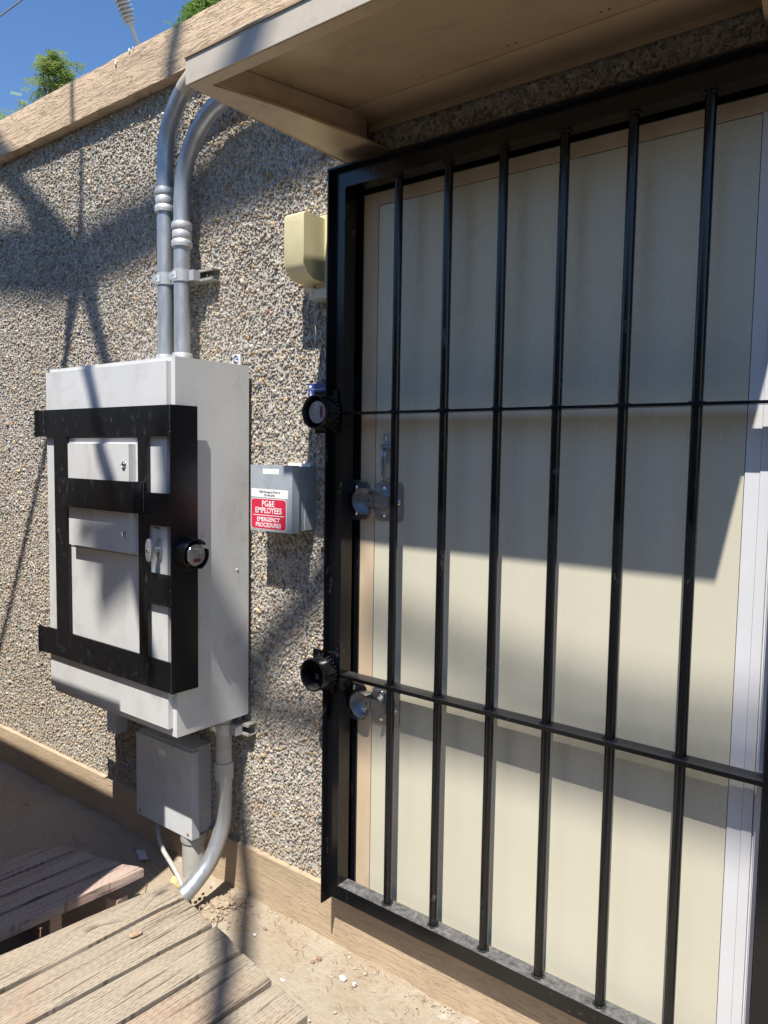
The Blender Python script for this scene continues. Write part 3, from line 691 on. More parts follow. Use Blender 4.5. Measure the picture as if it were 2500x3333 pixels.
def clamp(x, z, lab, y=Yc, back=-.042):
    t = thing('pipe_clamp', (x, y, z-.021), lab, 'clamp', 'steel clamps holding the conduits to the strut')
    rr = R+.0012
    for a0, a1 in ((-62, 88), (92, 242)):
        pts = [(x+math.cos(math.radians(a-90))*rr, y+math.sin(math.radians(a-90))*rr) for a in np.linspace(a0, a1, 14)]
        bm = B(); q = []
        for (px, py) in pts:
            nx_, ny_ = (px-x)/rr, (py-y)/rr
            q.append([bm.verts.new((px, py, z-.021)), bm.verts.new((px, py, z+.021)), bm.verts.new((px+nx_*.0028, py+ny_*.0028, z+.021)), bm.verts.new((px+nx_*.0028, py+ny_*.0028, z-.021))])
        for i in range(len(q)-1):
            for k in range(4): bm.faces.new((q[i][k], q[i+1][k], q[i+1][(k+1) % 4], q[i][(k+1) % 4]))
        bm.faces.new(q[0]); bm.faces.new(q[-1][::-1])
        obj('clamp_half', bm, M['alu'], t, smooth=True)
    for s in (-1,):
        obj('slot', bx(x-.0115, x+.0115, y-rr-.0034, y-rr-.0022, z-.0125, z+.0125), M['cabinet_dark'], t, bev=.0005)
    ang = math.radians(205); ex, ey = x+math.cos(ang)*(R+.006), y+math.sin(ang)*(R+.006)
    for k in (0, .007): obj('clamp_lug', lathe((ex+k, ey, z), (1, -.6, 0), [(0, .019), (.0028, .019)], 24), M['alu'], t, smooth=True)
    obj('bolt', lathe((ex+.008, ey-.004, z), (1, -.75, 0), [(0, .008), (.006, .008), (.006, .0045), (.024, .0045), (.0245, 0)], 12), M['bolt'], t, smooth=True)
    obj('foot', bx(x+R+.002, x+R+.030, y+.004, y+.0335, z-.018, z+.018), M['alu'], t, bev=.002)
    return t
clamp(x1, 2.222, 'clamp round the left conduit on the upper strut'); clamp(x2, 2.222, 'clamp round the right conduit on the upper strut')
def strut(xa, xb, z, y1=-.041, lab=''):
    t = thing('strut_channel', ((xa+xb)/2, y1/2, z-.021), lab, 'strut channel', 'strut channels fixed to the wall')
    bm = B(); h_ = .0205
    prof = [(0, -h_), (y1, -h_), (y1, -h_+.009), (y1+.007, -h_+.009), (y1+.007, -h_+.0062), (y1+.0026, -h_+.0062), (y1+.0026, -h_+.0026), (-.0026, -h_+.0026), (-.0026, h_-.0026), (y1+.0026, h_-.0026), (y1+.0026, h_-.0062), (y1+.007, h_-.0062), (y1+.007, h_-.009), (y1, h_-.009), (y1, h_), (0, h_)]
    A = [bm.verts.new((xa, y, z+q)) for y, q in prof]; E_ = [bm.verts.new((xb, y, z+q)) for y, q in prof]
    bm.faces.new(A); bm.faces.new(E_[::-1])
    for i in range(len(prof)): j = (i+1) % len(prof); bm.faces.new((A[j], A[i], E_[i], E_[j]))
    obj('channel', bm, M['strut'], t)
    obj('anchor_bolt', lathe((xb-.045, -.003, z), (0, -1, 0), [(0, .016), (.003, .016), (.003, .009), (.010, .009), (.010, .005), (.024, .005), (.0245, 0)], 18), M['bolt'], t, smooth=True)
strut(-2.46, -2.165, 2.224, lab='strut channel behind the two upright conduits')
strut(-2.16, -1.972, .622, lab='strut channel end under the right corner of the cabinet')
t = thing('support_bracket', (-2.81, -.03, .42), 'dark steel bracket under the left end of the cabinet', 'bracket')
obj('leg', bx(-2.835, -2.765, -.055, -.001, .42, .673), M['cabinet_dark'], t, bev=.004)
# lower conduit sweeps out from the wall under the deck boards
xl = -2.060
t = thing('conduit', (xl, -.075, .02), 'lower conduit curving from the cabinet down under the deck boards', 'conduit')
obj('pipe', tube(B(), [(xl, Yc, .46), (xl, Yc, .672)], R*.97, 36), M['pvc'], t, smooth=True)
lc = bez([(xl, Yc, .47), (xl, Yc, .36), (xl, Yc-.008, .265), (xl-.006, -.125, .165), (xl-.02, -.190, .092), (xl-.035, -.27, .045), (xl-.05, -.36, .015), (xl-.06, -.44, -.01)], 12)
obj('bend', tube(B(), lc, R, 36), M['galv'], t, smooth=True)
obj('coupling', lathe((xl, Yc, .435), (0, 0, 1), [(0, R), (0, R*1.13), (.008, R*1.16), (.056, R*1.16), (.064, R*1.12), (.064, R)], 36), M['pvc'], t, smooth=True)
clamp(xl, .622, 'clamp round the lower conduit at the strut end under the cabinet')
# box under the cabinet, its stub and thin cable
jb = thing('junction_box', (-2.385, -.05, .165), 'grey junction box on the wall below the cabinet', 'junction box')
obj('body', bx(-2.546, -2.222, -.090, -.001, .172, .505), M['cabinet_dark'], jb, bev=.002)
obj('cover', bx(-2.552, -2.206, -.104, -.0905, .168, .497), M['cabinet_dark'], jb, bev=.002)
obj('cover_flange', bx(-2.2205, -2.206, -.0903, -.07, .168, .497), M['cabinet_dark'], jb)
obj('label', bx(-2.405, -2.362, -.1047, -.1042, .445, .470), M['paper'], jb)
obj('cover_screw', lathe((-2.228, -.1042, .185), (0, -1, 0), [(0, .006), (.002, .005), (.0025, 0)], 12), M['nail'], jb, smooth=True)
obj('cover_screw', lathe((-2.53, -.1042, .185), (0, -1, 0), [(0, .006), (.002, .005), (.0025, 0)], 12), M['nail'], jb, smooth=True)
t = thing('pipe_stub', (-2.262, -.06, -.01), 'wide grey plastic pipe between the junction box and the ground', 'pipe')
obj('pipe', tube(B(), [(-2.262, -.052, -.01), (-2.262, -.052, .15)], .043, 36), M['pvc'], t, smooth=True)
obj('collar', lathe((-2.262, -.052, .135), (0, 0, 1), [(0, .044), (0, .048), (.010, .05), (.036, .05), (.036, .044)], 36), M['pvc'], t, smooth=True)
o = obj('cable', tube(B(), bez([(-2.47, -.055, .20), (-2.468, -.062, .155), (-2.43, -.09, .112), (-2.36, -.12, .088), (-2.26, -.15, .072), (-2.17, -.18, .055), (-2.12, -.20, .02)], 10), .0085, 14), M['pvc'], smooth=True)
tag(o, 'thin grey cable looping from the junction box towards the wide pipe', 'cable')

# ---------------------------------------------------------------- document box with stickers
db = thing('document_box', (-1.79, -.05, 1.345), 'blue-grey metal box with a red sticker on the pebble wall', 'box')
obj('body', bx(-1.870, -1.697, -.078, -.001, 1.350, 1.555), M['slate'], db, bev=.002)
obj('lid', bx(-1.884, -1.692, -.110, -.0785, 1.345, 1.559), M['slate'], db, bev=.0025, seg=2)
obj('hinge_flange', bx(-1.6965, -1.694, -.050, -.003, 1.352, 1.553), M['slate'], db)
obj('caulk', bx(-1.80, -1.700, -.022, -.002, 1.5555, 1.566), M['paper'], db, bev=.003)
def sheet(name, x0, x1, z0, z1, y, mat, par, r_=.0, tilt=0):
    bm = B(); P = []
    if r_:
        for cx, cz, a0 in ((x1-r_, z1-r_, 0), (x0+r_, z1-r_, 90), (x0+r_, z0+r_, 180), (x1-r_, z0+r_, 270)):
            P += [(cx+math.cos(math.radians(a0+k*18))*r_, cz+math.sin(math.radians(a0+k*18))*r_) for k in range(6)]
    else: P = [(x0, z0), (x1, z0), (x1, z1), (x0, z1)]
    a = [bm.verts.new((px, y, pz+(px-x0)*tilt)) for px, pz in P]; b2 = [bm.verts.new((px, y+.0003, pz+(px-x0)*tilt)) for px, pz in P]
    bm.faces.new(a); bm.faces.new(b2[::-1])
    for i in range(len(P)): j = (i+1) % len(P); bm.faces.new((a[j], a[i], b2[i], b2[j]))
    return obj(name, bm, mat, par)
F0 = -.1104
sheet('torn_label', -1.826, -1.752, 1.530, 1.547, F0, M['paper'], db)
sheet('phone_label', -1.880, -1.710, 1.455, 1.482, F0, M['paper'], db, tilt=-.01)
sheet('sticker_border', -1.8815, -1.717, 1.351, 1.4505, F0, M['whiteink'], db, .012)
sheet('red_sticker', -1.8795, -1.719, 1.3525, 1.449, F0-.0003, M['red'], db, .011)
text('phone_text', 'PG&E Emergency Phone #', .0095, (-1.795, F0-.0006, 1.4725), RY, M['greyink'], db, sx=.95)
text('phone_text', '707-449-6700', .0095, (-1.795, F0-.0006, 1.4615), RY, M['greyink'], db, sx=.95)
YT = F0-.0006
text('sticker_text', 'PG&E', .027, (-1.800, YT, 1.4335), RY, M['whiteink'], db, sx=.92, bold=.00025)
text('sticker_text', 'EMPLOYEES', .0265, (-1.799, YT, 1.4115), RY, M['whiteink'], db, sx=.90, bold=.00025)
sheet('sticker_line', -1.870, -1.727, 1.3955, 1.3975, YT-.0002, M['whiteink'], db)
text('sticker_text', 'EMERGENCY', .0195, (-1.799, YT, 1.3825), RY, M['whiteink'], db, sx=.95, bold=.0002)
text('sticker_text', 'PROCEDURES', .0195, (-1.799, YT, 1.3645), RY, M['whiteink'], db, sx=.98, bold=.0002)

# ---------------------------------------------------------------- wall light, blue sign, anchor
wl = thing('wall_light', (-1.665, -.05, 2.10), 'yellowed plastic wall light beside the top of the gate', 'wall light')
bm = B()
prof = [(-.036, 2.318), (-.118, 2.322), (-.128, 2.314), (-.128, 2.172), (-.112, 2.142), (-.085, 2.128), (-.036, 2.126)]
xa, xb = -1.715, -1.632
A = [bm.verts.new((xa, y, z)) for y, z in prof]; E_ = [bm.verts.new((xb, y, z)) for y, z in prof]
bm.faces.new(A); bm.faces.new(E_[::-1])
for i in range(len(prof)): j = (i+1) % len(prof); bm.faces.new((A[j], A[i], E_[i], E_[j]))
obj('cover', bm, M['yellow'], wl, smooth=True, bev=.006, seg=3, ang=.2)
obj('base', bx(-1.722, -1.622, -.036, -.001, 2.108, 2.330), M['yellow'], wl, bev=.005, seg=2)
obj('screw', lathe((-1.672, -.0362, 2.117), (0, -1, 0), [(0, .0045), (.0015, .004), (.0016, 0)], 12), M['nail'], wl)
obj('cable_gland', bx(-1.69, -1.60, -.045, -.001, 2.078, 2.107), M['ivory'], wl, bev=.008, seg=3)
obj('gland_nut', lathe((-1.676, -.035, 2.112), (0, 0, -1), [(0, .014), (.018, .014), (.022, .011), (.03, .010), (.03, 0)], 20), M['ivory'], wl, smooth=True)
obj('black_wire', tube(B(), bez([(-1.676, -.036, 2.084), (-1.69, -.034, 2.076), (-1.712, -.02, 2.052), (-1.722, -.01, 2.034)], 6), .0012, 8), M['rubber'], wl, smooth=True)
obj('white_cord', tube(B(), bez([(-1.674, -.036, 2.084), (-1.672, -.036, 2.03), (-1.669, -.034, 1.98), (-1.670, -.033, 1.945)], 6), .0014, 8), M['ivory'], wl, smooth=True)
sg = thing('blue_sign', (-1.65, -.006, 1.73), 'small blue enamel sign half hidden behind the gate padlock', 'sign')
obj('plate', bx(-1.723, -1.56, -.009, -.007, 1.735, 1.822), M['blue'], sg, bev=.0008)
for x in (-1.7135, ): obj('screw_cap', lathe((x, -.0092, 1.811), (0, -1, 0), [(0, .0055), (.002, .0045), (.003, 0)], 16), M['whiteink'], sg, smooth=True)
sheet('border_line', -1.716, -1.56, 1.8032, 1.8040, -.0094, M['whiteink'], sg); sheet('border_line', -1.7150, -1.7140, 1.735, 1.800, -.0094, M['whiteink'], sg)
bm = B()
for sgn in (-1, 1):                       # winged emblem
    for k in range(5):
        a = .35+.33*k; rr = .008+.0035*k
        tube(bm, bez([(-1.695+sgn*.0015, -.0094, 1.768), (-1.695+sgn*(rr*.8), -.0094, 1.768+.0045*k-.002), (-1.695+sgn*(rr*.62+.002), -.0094, 1.779+.0046*k)], 4), [.0008]*9, 5)
tube(bm, bez([(-1.695, -.0094, 1.762), (-1.6965, -.0094, 1.774), (-1.6935, -.0094, 1.784)], 4), .0011, 5)
obj('emblem', bm, M['whiteink'], sg)
text('sign_text', 'FIBR', .0105, (-1.675, -.0093, 1.789), RY, M['whiteink'], sg, align='LEFT', bold=.0002)
text('sign_text', 'WEV', .0105, (-1.675, -.0093, 1.7775), RY, M['whiteink'], sg, align='LEFT', bold=.0002)
t = thing('wall_anchor', (-1.652, -.01, 1.265), 'small steel anchor eye in the wall beside the gate', 'anchor')
obj('washer', lathe((-1.650, -.006, 1.288), (0, -1, 0), [(0, .013), (.002, .013), (.0022, .007), (.007, .007), (.007, 0)], 20), M['bolt'], t, smooth=True)
obj('strap', plate([(-1.658, -.008, 1.284), (-1.646, -.008, 1.284), (-1.650, -.008, 1.262), (-1.656, -.008, 1.262)], .0015, (0, -1, 0)), M['galv'], t)

# ---------------------------------------------------------------- hasps on the door
def hasp(zc, dx, lab):
    t = thing('puck_hasp', (-1.43, -.003, zc-.057), lab, 'hasp', 'shiny puck-lock hasps on the door edge')
    def oct_(x0, x1, z0, z1, ch, y, th, mat):
        P = [(x0+ch, y, z0), (x1-ch, y, z0), (x1, y, z0+ch), (x1, y, z1-ch), (x1-ch, y, z1), (x0+ch, y, z1), (x0, y, z1-ch), (x0, y, z0+ch)]
        return plate(P, th, (0, -1, 0))
    a = obj('door_plate', oct_(-1.441+dx, -1.339+dx, zc-.057, zc+.057, .008, -.0022, .003, M['zinc']), M['zinc'], t, bev=.0006)
    b2 = obj('frame_plate', oct_(-1.534+dx, -1.463+dx, zc-.057, zc+.057, .010, -.0082, .003, M['zinc']), M['zinc'], t, bev=.0006)
    for (x, z, p_) in ((-1.408, .038, a), (-1.408, -.038, a), (-1.355, 0, a), (-1.515, .038, b2), (-1.515, -.038, b2)):
        y = -.0054 if p_ is a else -.0114
        obj('carriage_bolt', lathe((x+dx, y, zc+z), (0, -1, 0), [(0, .0098), (.002, .0095), (.004, .0075), (.0055, .004), (.006, 0)], 20), M['bolt'], p_, smooth=True)
    cx = -1.452+dx
    for a0, a1, x0, p_, rr in ((55, 150, 0, b2, .040), (-150, -62, 0, b2, .040), (150, 212, 0, b2, .041), (22, 62, .045, a, .040), (-60, -22, .045, a, .040)):
        y = -.0115 if p_ is b2 else -.0055
        obj('shroud', lathe((cx+x0-.012, y, zc), (0, -1, 0), [(0, rr-.0025), (0, rr), (.030, rr), (.030, rr-.0025)], 72, arc=(a0, a1), close=True), M['zinc'], p_, smooth=True)
    obj('staple', bx(cx-.018, cx+.010, -.020, -.0115, zc-.017, zc+.019), M['zinc'], b2, bev=.004)
    obj('staple_hole', lathe((cx-.004, -.0201, zc), (0, -1, 0), [(0, .0035), (.0006, .0033)], 12), M['ink'], b2)
    obj('tongue', bx(cx+.0105, -1.385+dx, -.0145, -.0056, zc-.018, zc+.018), M['zinc'], a, bev=.002)
hasp(1.457, 0, 'upper shiny puck-lock hasp joining the cream door to its frame')
hasp(.828, 0, 'lower shiny puck-lock hasp below the gate crossbar')

# ---------------------------------------------------------------- deck sections
def board(name, pts, z1, th, mat, par):
    """pts: four plan corners (wall end left, wall end right, near right, near left)"""
    cx = sum(p[0] for p in pts)/4; cy = pts[0][1]
    bm = B(); n_ = 18; L = []; pts = [(p[0]+(.0038 if k in (0, 3) else -.0038), p[1]) for k, p in enumerate(pts)]
    for i in range(n_+1):
        t = i/n_; row = []
        for j in range(5):
            s = j/4; a = Vector(pts[0]).lerp(Vector(pts[3]), t); b2 = Vector(pts[1]).lerp(Vector(pts[2]), t); q = a.lerp(b2, s)
            row.append(bm.verts.new((q.x, q.y, z1-.0025*(2*s-1)**2*random.uniform(.6, 1.6)+random.uniform(-.0006, .0006))))
        L.append(row)
    for i in range(n_):
        for j in range(4): bm.faces.new((L[i][j], L[i][j+1], L[i+1][j+1], L[i+1][j]))
    r_ = bmesh.ops.extrude_face_region(bm, geom=bm.faces[:])
    for v in [g for g in r_['geom'] if isinstance(g, bmesh.types.BMVert)]: v.co.z = z1-th
    es = [e for e in bm.edges if len(e.link_faces) == 2 and e.calc_face_angle(0) > .9]
    bmesh.ops.bevel(bm, geom=es, offset=.004, segments=2, profile=.5, affect='EDGES', clamp_overlap=True)
    return obj(name, bm, mat, par, smooth=True, org=(cx, cy, z1-th))
dk = thing('deck_section', (-1.75, -1.0, .0), 'weathered deck platform of five broad boards in full sun by the conduit', 'deck')
zt = .175; BD = [
    [(-2.079, -.293), (-1.968, -.316), (-2.024, -1.9), (-2.250, -1.9)],
    [(-1.960, -.322), (-1.781, -.353), (-1.884, -1.9), (-2.012, -1.9)],
    [(-1.771, -.350), (-1.622, -.381), (-1.700, -1.9), (-1.872, -1.9)],
    [(-1.612, -.383), (-1.455, -.411), (-1.500, -1.9), (-1.690, -1.9)],
    [(-1.446, -.413), (-1.290, -.440), (-1.310, -1.9), (-1.492, -1.9)]]
BD = [[(x*.9828, -1.8+(y+1.8)*.9828) for x, y in b_] for b_ in BD]
for i, b_ in enumerate(BD): board('deck_board', b_, zt+random.uniform(-.002, .002), .038, M['deck'] if i != 1 else M['deck'], dk)
for y in (-.55, -1.2, -1.8): obj('joist', bx(-2.09, -1.28, y-.02, y+.02, .0, zt-.0405), M['deck_red'], dk)
d2_ = thing('deck_section', (-2.5, -.9, .0), 'smaller reddish deck platform half in shade beyond the sunlit one', 'deck')
zf = .155; FD = [
    [(-2.700, -.370), (-2.603, -.332), (-2.628, -1.7), (-2.860, -1.7)],
    [(-2.594, -.328), (-2.492, -.314), (-2.560, -1.7), (-2.622, -1.7)],
    [(-2.483, -.318), (-2.384, -.285), (-2.470, -1.7), (-2.552, -1.7)],
    [(-2.376, -.285), (-2.285, -.253), (-2.375, -1.7), (-2.462, -1.7)]]
FD = [[(x*.9633, -1.8+(y+1.8)*.9633) for x, y in b_] for b_ in FD]
for b_ in FD: board('deck_board', b_, zf+random.uniform(-.002, .002), .036, M['deck_red'], d2_)
for y in (-.6, -1.4): obj('joist', bx(-2.62, -2.26, y-.02, y+.02, -.002, zf-.0385), M['deck_red'], d2_)
cl = obj('wood_block', hexa(B(), [(-2.265, -.42, .02), (-2.215, -.405, .02), (-2.225, -.36, .02), (-2.275, -.375, .02), (-2.265, -.42, .075), (-2.215, -.405, .075), (-2.225, -.36, .075), (-2.275, -.375, .075)]), M['deck_red'], bev=.003)
tag(cl, 'short wooden block in the gap between the two deck sections', 'wood block')
def nail(x, y, z, L_, tilt, lab, par=None):
    ax = Vector((math.sin(tilt), .2, 1)).normalized(); p = Vector((x, y, z))
    bm = tube(B(), [p, p+ax*L_], .0016, 8); cyl(p+ax*L_, ax, .0042, .0014, 12, bm)
    o = obj('nail', bm, M['nail'], par, smooth=True)
    return o
for (x, y, z, L_, tl, par) in ((-2.088, -.74, .172, .024, -.2, dk), (-2.075, -.40, .13, .055, .15, dk), (-1.775, -.345, .13, .035, .1, dk)):
    nail(x, y, z, L_, tl, None, par)
ch = obj('bark_chip', lathe((-1.872, -.542, .184), (-.15, -1, .05), [(0, .001), (.004, .008), (.02, .010), (.036, .009), (.04, .003)], 10), M['chip'])
ch.scale = (1, 1, .6); tag(ch, 'curled brown bark chip lying on the second sunlit deck board', 'bark chip')

# ---------------------------------------------------------------- rubble
def stone(x, y, s, mat, lab, cat='stone', grp=None, name='stone', z=0, sq=(1, .8, .6)):
    bm = B(); bmesh.ops.create_icosphere(bm, subdivisions=2, radius=s)
    for v in bm.verts:
        k = 1+random.uniform(-.16, .16); v.co = Vector((v.co.x*sq[0]*k+x, v.co.y*sq[1]*k+y, v.co.z*sq[2]*k+z+s*sq[2]*.55))
    return tag(obj(name, bm, mat), lab, cat, grp)
def gp(px, py, z=0.0):
    """ground point seen at a pixel of the photograph (used once, to place the rubble)"""
    x_, y2 = (px-1250)/2470.6, (py-1666.5)/2470.6
    dvec = r2*x_+d2*y2+f; t_ = (z-1.6)/dvec.z
    return (dvec.x*t_, -1.8+dvec.y*t_)
zo = lambda x, y: (x/1.3272, 2250+y/1.3272)
for (q, s, mat, lab, sq) in (((1480, 1246), .013, 'stone_w', 'largest white rubble stone on the sandy ground below the gate', (1.1, .8, .6)),
                             ((1530, 1273), .008, 'stone_w', 'pale stone just right of the largest white one', (.8, .9, .9)),
                             ((1378, 1160), .010, 'stone_r', 'larger reddish brick chip on the sandy ground', (1, .8, .6)),
                             ((1350, 1172), .007, 'stone_r', 'smaller reddish chip beside the larger brick chip', (1, .8, .7)),
                             ((1145, 1028), .008, 'stone_r', 'brown chip on the ground near the deck end', (1.2, .7, .5)),
                             ((1378, 1030), .008, 'stone_w', 'white stone against the base board below the gate', (1.2, .8, .6)),
                             ((1220, 1250), .007, 'stone_w', 'small white stone beside the outer deck board', (1.3, .7, .5)),
                             ((1035, 855), .009, 'stone_w', 'pale upright stone beside the foot of the conduit', (.6, .7, 1.2)),
                             ((1100, 1055), .006, 'stone_w', 'small pale stone in front of the deck end', (1, .8, .7))):
    g_ = gp(*zo(*q)); stone(g_[0], g_[1], s, M[mat], lab, sq=sq)
stone(-2.235, -.155, .030, M['foam'], 'lump of yellow foam at the foot of the wide pipe', 'foam lump', name='foam_lump', sq=(.8, .8, 1.0))
o = obj('broken_tile', hexa(B(), [(-2.215, -.235, .012), (-2.165, -.215, .004), (-2.178, -.185, .004), (-2.225, -.20, .012), (-2.215, -.235, .032), (-2.165, -.215, .024), (-2.178, -.185, .024), (-2.225, -.20, .032)]), M['stone_w'], bev=.003)
tag(o, 'pale broken block between the foam lump and the conduit', 'block')
o = obj('metal_scrap', hexa(B(), [(-2.56, -.105, .010), (-2.49, -.135, .006), (-2.47, -.11, .006), (-2.53, -.085, .010), (-2.56, -.105, .0115), (-2.49, -.135, .0075), (-2.47, -.11, .0075), (-2.53, -.085, .0115)]), M['cabinet_dark'])
tag(o, 'flat grey scrap on the shaded ground by the thin cable', 'scrap')
# gravel and crumbs: uncountable
bm = B()
def crumb(x, y, s, z=0):
    bb = bmesh.ops.create_icosphere(bm, subdivisions=1, radius=s)['verts'] if s > .004 else bmesh.ops.create_cone(bm, segments=5, radius1=s, radius2=s*.4, depth=s*1.2, cap_ends=True)['verts']
    th = random.uniform(0, 6.3); c3, s3 = math.cos(th), math.sin(th); kx, ky, kz = random.uniform(.7, 1.4), random.uniform(.6, 1.1), random.uniform(.4, .9)
    for v in bb:
        a, b3, c4 = v.co.x*kx*random.uniform(.8, 1.2), v.co.y*ky, v.co.z*kz
        v.co = Vector((a*c3-b3*s3+x, a*s3+b3*c3+y, c4+z+s*.3))
for i in range(900):
    x = random.uniform(-2.0, -.5); k = random.random()
    y = -.021-abs(random.gauss(0, .02))-.004 if k < .55 else random.uniform(-.75, -.03)
    crumb(x, y, min(.0055, random.lognormvariate(math.log(.0019), .45)))
for i in range(500):
    x = random.uniform(-4.5, -2.3); y = -.022-abs(random.gauss(0, .12)); crumb(x, y, min(.008, random.lognormvariate(math.log(.0024), .5)))
obj('gravel_crumbs', bm, M['crumbs'], kind='stuff')
bm = B()
for i in range(620):
    a = random.uniform(0, 6.3); rr = abs(random.gauss(0, .05)); x = -2.0+math.cos(a)*rr*1.0; y = -.12+math.sin(a)*rr*1.1
    if y > -.03: y = -.03-random.random()*.03
    crumb(x, y, random.choice((.003, .003, .004, .005, .006, .009)), .028*math.exp(-(rr/.05)**2))
obj('loose_dirt', bm, M['dirt'], kind='stuff')
bm = B()
for i in range(170):
    x = random.uniform(-2.0, -.6); y = -.03-abs(random.gauss(0, .12)); a = random.uniform(0, 3.14); L_ = random.uniform(.008, .028)
    if x < -1.2 and y < -.42: continue
    p = Vector((x, y, .005)); q = p+Vector((math.cos(a)*L_, math.sin(a)*L_, random.uniform(0, .004))); m_ = (p+q)/2+Vector((random.gauss(0, .002), random.gauss(0, .002), .003))
    tube(bm, [p, m_, q], .0006, 4)
for i in range(60):
    x = random.uniform(-4.2, -2.4); y = -.03-abs(random.gauss(0, .25)); a = random.uniform(0, 3.14); L_ = random.uniform(.01, .04)
    p = Vector((x, y, .006)); tube(bm, [p, p+Vector((math.cos(a)*L_*.5, math.sin(a)*L_*.5, .006)), p+Vector((math.cos(a+.3)*L_, math.sin(a+.3)*L_, .002))], .0008, 4)
obj('dry_litter', bm, M['nail'], kind='stuff')

# ---------------------------------------------------------------- beyond the roof: trees, insulator post, wire
def tree(x, y, h_, lab, spread, zc0, clumps, mat, leaf=.055, per=90, group='trees behind the building'):
    t = thing('tree', (x, y, 0), lab, 'tree', group)
    bm = B(); top = Vector((x, y, h_)); base_ = Vector((x, y, 0))
    mid = base_.lerp(top, .6)+Vector((.15, .1, 0))
    tube(bm, bez([base_, base_.lerp(top, .3)+Vector((.1, 0, 0)), mid, base_.lerp(top, .88)], 5), list(np.linspace(.15, .03, 16)), 8)
    cents = []
    for i in range(clumps):
        a = random.uniform(0, 6.3); rr = spread*math.sqrt(random.random()); zz = zc0+(h_-zc0)*random.random()
        k = max(.15, 1-((zz-zc0)/(h_-zc0+.01))**1.8*.8); p = Vector((x+math.cos(a)*rr*k, y+math.sin(a)*rr*k, zz)); cents.append(p)
        if i % 2 == 0:
            b0 = base_.lerp(top, random.uniform(.5, .8)); tube(bm, bez([b0, b0.lerp(p, .5)+Vector((0, 0, -.05)), p], 4), list(np.linspace(.035, .006, 9)), 5)
    obj('trunk', bm, M['bark'], t, smooth=True, org=(x, y, 0))
    V = []; Fc = []
    for p in cents:
        cs = random.uniform(.08, .2)
        for k in range(per):
            # a pinnate frond: pairs of leaflets along a short rachis
            q = p+Vector((random.gauss(0, cs*.55), random.gauss(0, cs*.55), random.gauss(0, cs*.38)))
            dr_ = Vector((random.gauss(0, 1), random.gauss(0, 1), random.gauss(-.15, .5))).normalized(); sd = dr_.cross(Vector((random.gauss(0, .3), random.gauss(0, .3), 1))).normalized()
            for m_ in range(4):
                for sg_ in (-1, 1):
                    o_ = q+dr_*(leaf*.55*m_); tip = o_+(sd*sg_+dr_*.45).normalized()*leaf
                    wv = dr_*leaf*.22; n0 = len(V)
                    V += [o_-wv*.3, (o_+tip)/2-wv, tip, (o_+tip)/2+wv]; Fc.append((n0, n0+1, n0+2, n0+3))
    me = bpy.data.meshes.new('crown'); me.from_pydata([(v.x-x, v.y-y, v.z) for v in V], [], Fc)
    o = link('crown', me, mat, t, (0, 0, 0)); return t
TR = True
if TR:
    tree(-9.66, 3.54, 6.58, 'feathery green tree showing above the parapet at left', .46, 5.3, 56, M['leaf'], .06, 17)
    tree(-9.45, 4.05, 6.27, 'low side crown of foliage right of the feathery tree', .36, 5.5, 40, M['leaf'], .06, 17)
    tree(-9.95, 3.2, 6.0, 'small sparse treetop at the far left above the parapet', .35, 5.2, 9, M['leaf'], .045, 45)
    tree(-8.10, 4.95, 7.62, 'bright ferny treetop above the parapet beside the canopy', .58, 6.7, 44, M['leaf_fern'], .075, 30)
t = thing('insulator_post', (-5.93, 2.28, 3.02), 'leaning grey insulator post with ribbed sheds above the roof', 'insulator post')
pa, pb = Vector((-5.952, 2.241, 5.099)), Vector((-5.912, 2.054, 5.368))
ax = (pb-pa).normalized(); foot = pa-ax*((pa.z-3.02)/ax.z)
obj('rod', tube(B(), [foot, pb+ax*.6], .016, 14), M['porcelain'], t, smooth=True, org=tuple(foot))
for k in range(12):
    q = pa+ax*(.165+.030*k); rr = .054+.018*min(1, k/3)
    obj('shed', lathe(q, ax, [(0, .030), (-.008, rr), (-.002, rr), (.020, .034), (.030, .034)], 9), M['porcelain'], t)
o = obj('overhead_wire', tube(B(), [Vector((-8.29, 1.71, 5.55))+Vector((-.75+.0, -.65, -.74))*6, Vector((-8.29, 1.71, 5.54)), Vector((-7.56, 2.35, 6.27)), Vector((-7.56, 2.35, 6.27))+Vector((.73, .64, .73))*6], .0075, 6), M['wire'], smooth=True)
tag(o, 'thin dark wire crossing the blue sky at top left', 'wire')

# ---------------------------------------------------------------- out of frame, towards the sun: unseen fence and cables placed to cast the shadows
fn = thing('board_fence', (-4.2, -1.0, 0), 'six foot board fence running beside the deck', 'fence')
fx = -2.06; fy = -1.02; FH = 2.0
fb = obj('fence_board', bx(fx-.14, fx, fy-.01, fy+.01, .03, FH), M['fence'], fn, bev=.002)
for k in range(1, 26): dup(fb, fb.location+Vector((-.1402*k, 0, 0)), fn)
for z in (.3, 1.5): obj('rail', bx(fx-3.65, fx-.02, fy-.055, fy-.0105, z, z+.09), M['fence'], fn)
def cable(pts, rad, t_, lab, tail=True, name='shadow_cable'):
    """pts: where the shadow falls on the wall plane; the cable hangs t_ metres out along the sun's direction"""
    P = [Vector((x+SUN.x*t_, SUN.y*t_, z+SUN.z*t_)) for x, z in pts]
    Q = bez(P, 6)
    if hasattr(rad, '__len__'): rad = list(np.interp(np.linspace(0, len(rad)-1, len(Q)), range(len(rad)), rad))
    o = obj(name, tube(B(), Q, rad, 10), M['rubber'], smooth=True)
    return tag(o, lab, 'cable', 'unseen cables added to cast shadows')
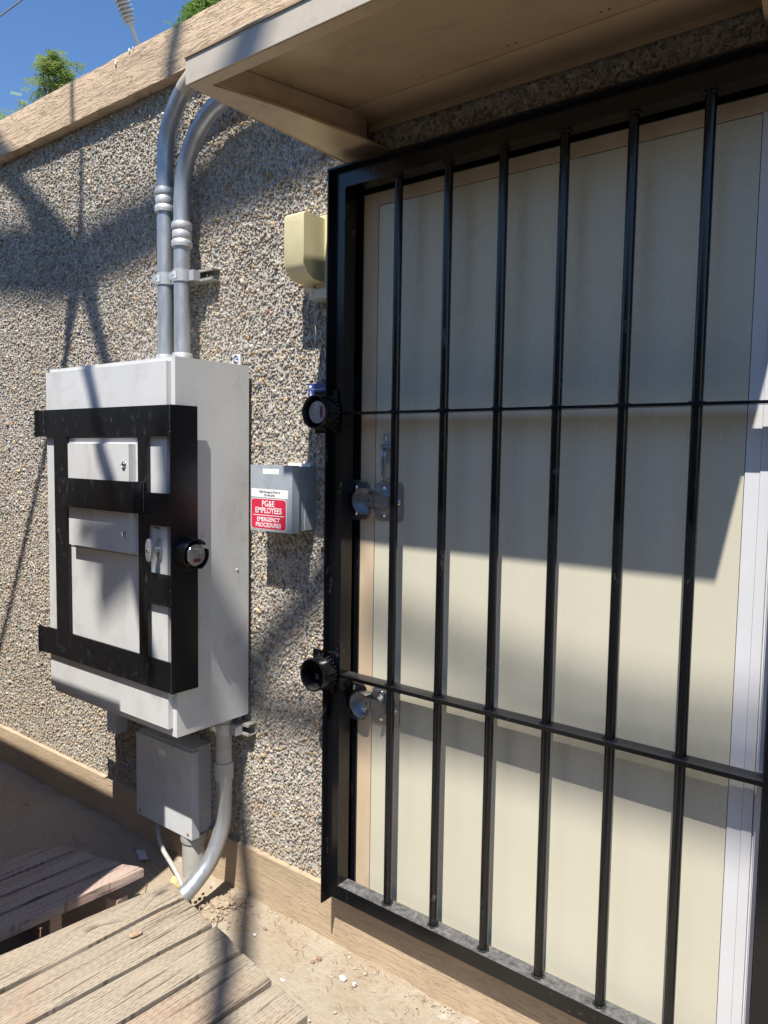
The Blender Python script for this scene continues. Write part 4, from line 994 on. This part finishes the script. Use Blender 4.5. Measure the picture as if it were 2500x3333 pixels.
cable([(-5.4, 2.58), (-3.8, 2.493), (-3.36, 2.42), (-3.10, 2.39), (-2.85, 2.43), (-2.57, 2.462), (-2.2, 2.53), (-1.67, 2.585), (-.9, 2.72)], [.085, .085, .08, .075, .07, .066, .066, .066, .066], 3.4, 'thickest unseen cable bundle, added for the level wall shadow')
cable([(-4.2, 3.30), (-3.72, 2.90), (-3.40, 2.65), (-3.116, 2.41), (-3.013, 2.25), (-2.965, 2.12), (-2.909, 1.99), (-2.80, 1.72), (-2.65, 1.36), (-2.576, 1.21), (-2.50, 1.0), (-2.456, .87), (-2.36, .68), (-2.2, .2)],
      [.03, .032, .036, .044, .044, .034, .028, .024, .022, .022, .022, .022, .022, .022], 1.9, 'unseen black cable added for the steep shadow falling to the right')
cable([(-3.06, 4.0), (-3.065, 2.86), (-3.085, 2.44), (-3.115, 2.31), (-3.16, 2.2), (-3.184, 2.13), (-3.215, 2.0), (-3.38, 1.64), (-3.60, 1.18), (-3.82, .73), (-4.3, -.2)],
      [.015, .015, .020, .046, .042, .032, .024, .018, .017, .016, .016], 1.8, 'thinnest unseen cable, added for the shadow falling to the left')
cable([(-2.30, 4.0), (-2.34, 3.15), (-2.40, 2.9), (-2.47, 2.55)], .04, 4.0, 'short upright run of unseen cable, added for its shadow')
cable([(-2.5, .45), (-2.05, .78), (-1.85, .98), (-1.64, 1.22), (-1.48, 1.50), (-1.36, 2.0)], .05, 4.2, 'unseen cable added for the shadow rising to the right')
cable([(-2.6, .60), (-2.0, .69), (-1.65, .72), (-1.40, .77), (-1.1, .81), (-.7, .81), (0, .82)], .036, 4.4, 'lowest unseen cable, added for its shadow')
cable([(-1.5, 1.10), (-1.2, 1.05), (-.9, 1.0), (-.6, .97), (-.2, 1.0)], .03, 5.5, 'unseen cable added for the soft shadow across the door')

P = [Vector(q)+SUN*3.3 for q in ((-2.25, .30, .45), (-1.99, -.05, .12), (-1.77, -.25, 0.02), (-1.572, -.458, .12), (-1.442, -.602, .15), (-.9, -1.1, .2), (0, -2.0, .3))]
tag(obj('shadow_cable', tube(B(), bez(P, 6), .034, 10), M['rubber'], smooth=True), 'unseen cable added for the shadow running over the deck', 'cable', 'unseen cables added to cast shadows')
# unseen dark building added behind the viewer to block sky light
BLKH = 4.2
blk = thing('sky_blocker_building', (0, -10.5, 0), 'plain brown building added behind the viewer to block sky light', 'building')
obj('wall', bx(-24, 16, -16, -10, 0, BLKH), M['blocker_wall'], blk)
obj('roof', bx(-24.3, 16.3, -16.3, -9.7, BLKH, BLKH+.3), M['roof'], blk)
for k in range(9):
    q = obj('window', bx(-21+4*k, -19.4+4*k, -10, -9.93, 1.2, 2.6), M['white'], blk)
    obj('pane', bx(-20.9+4*k, -19.5+4*k, -9.93, -9.92, 1.3, 2.5), M['slate'], q)
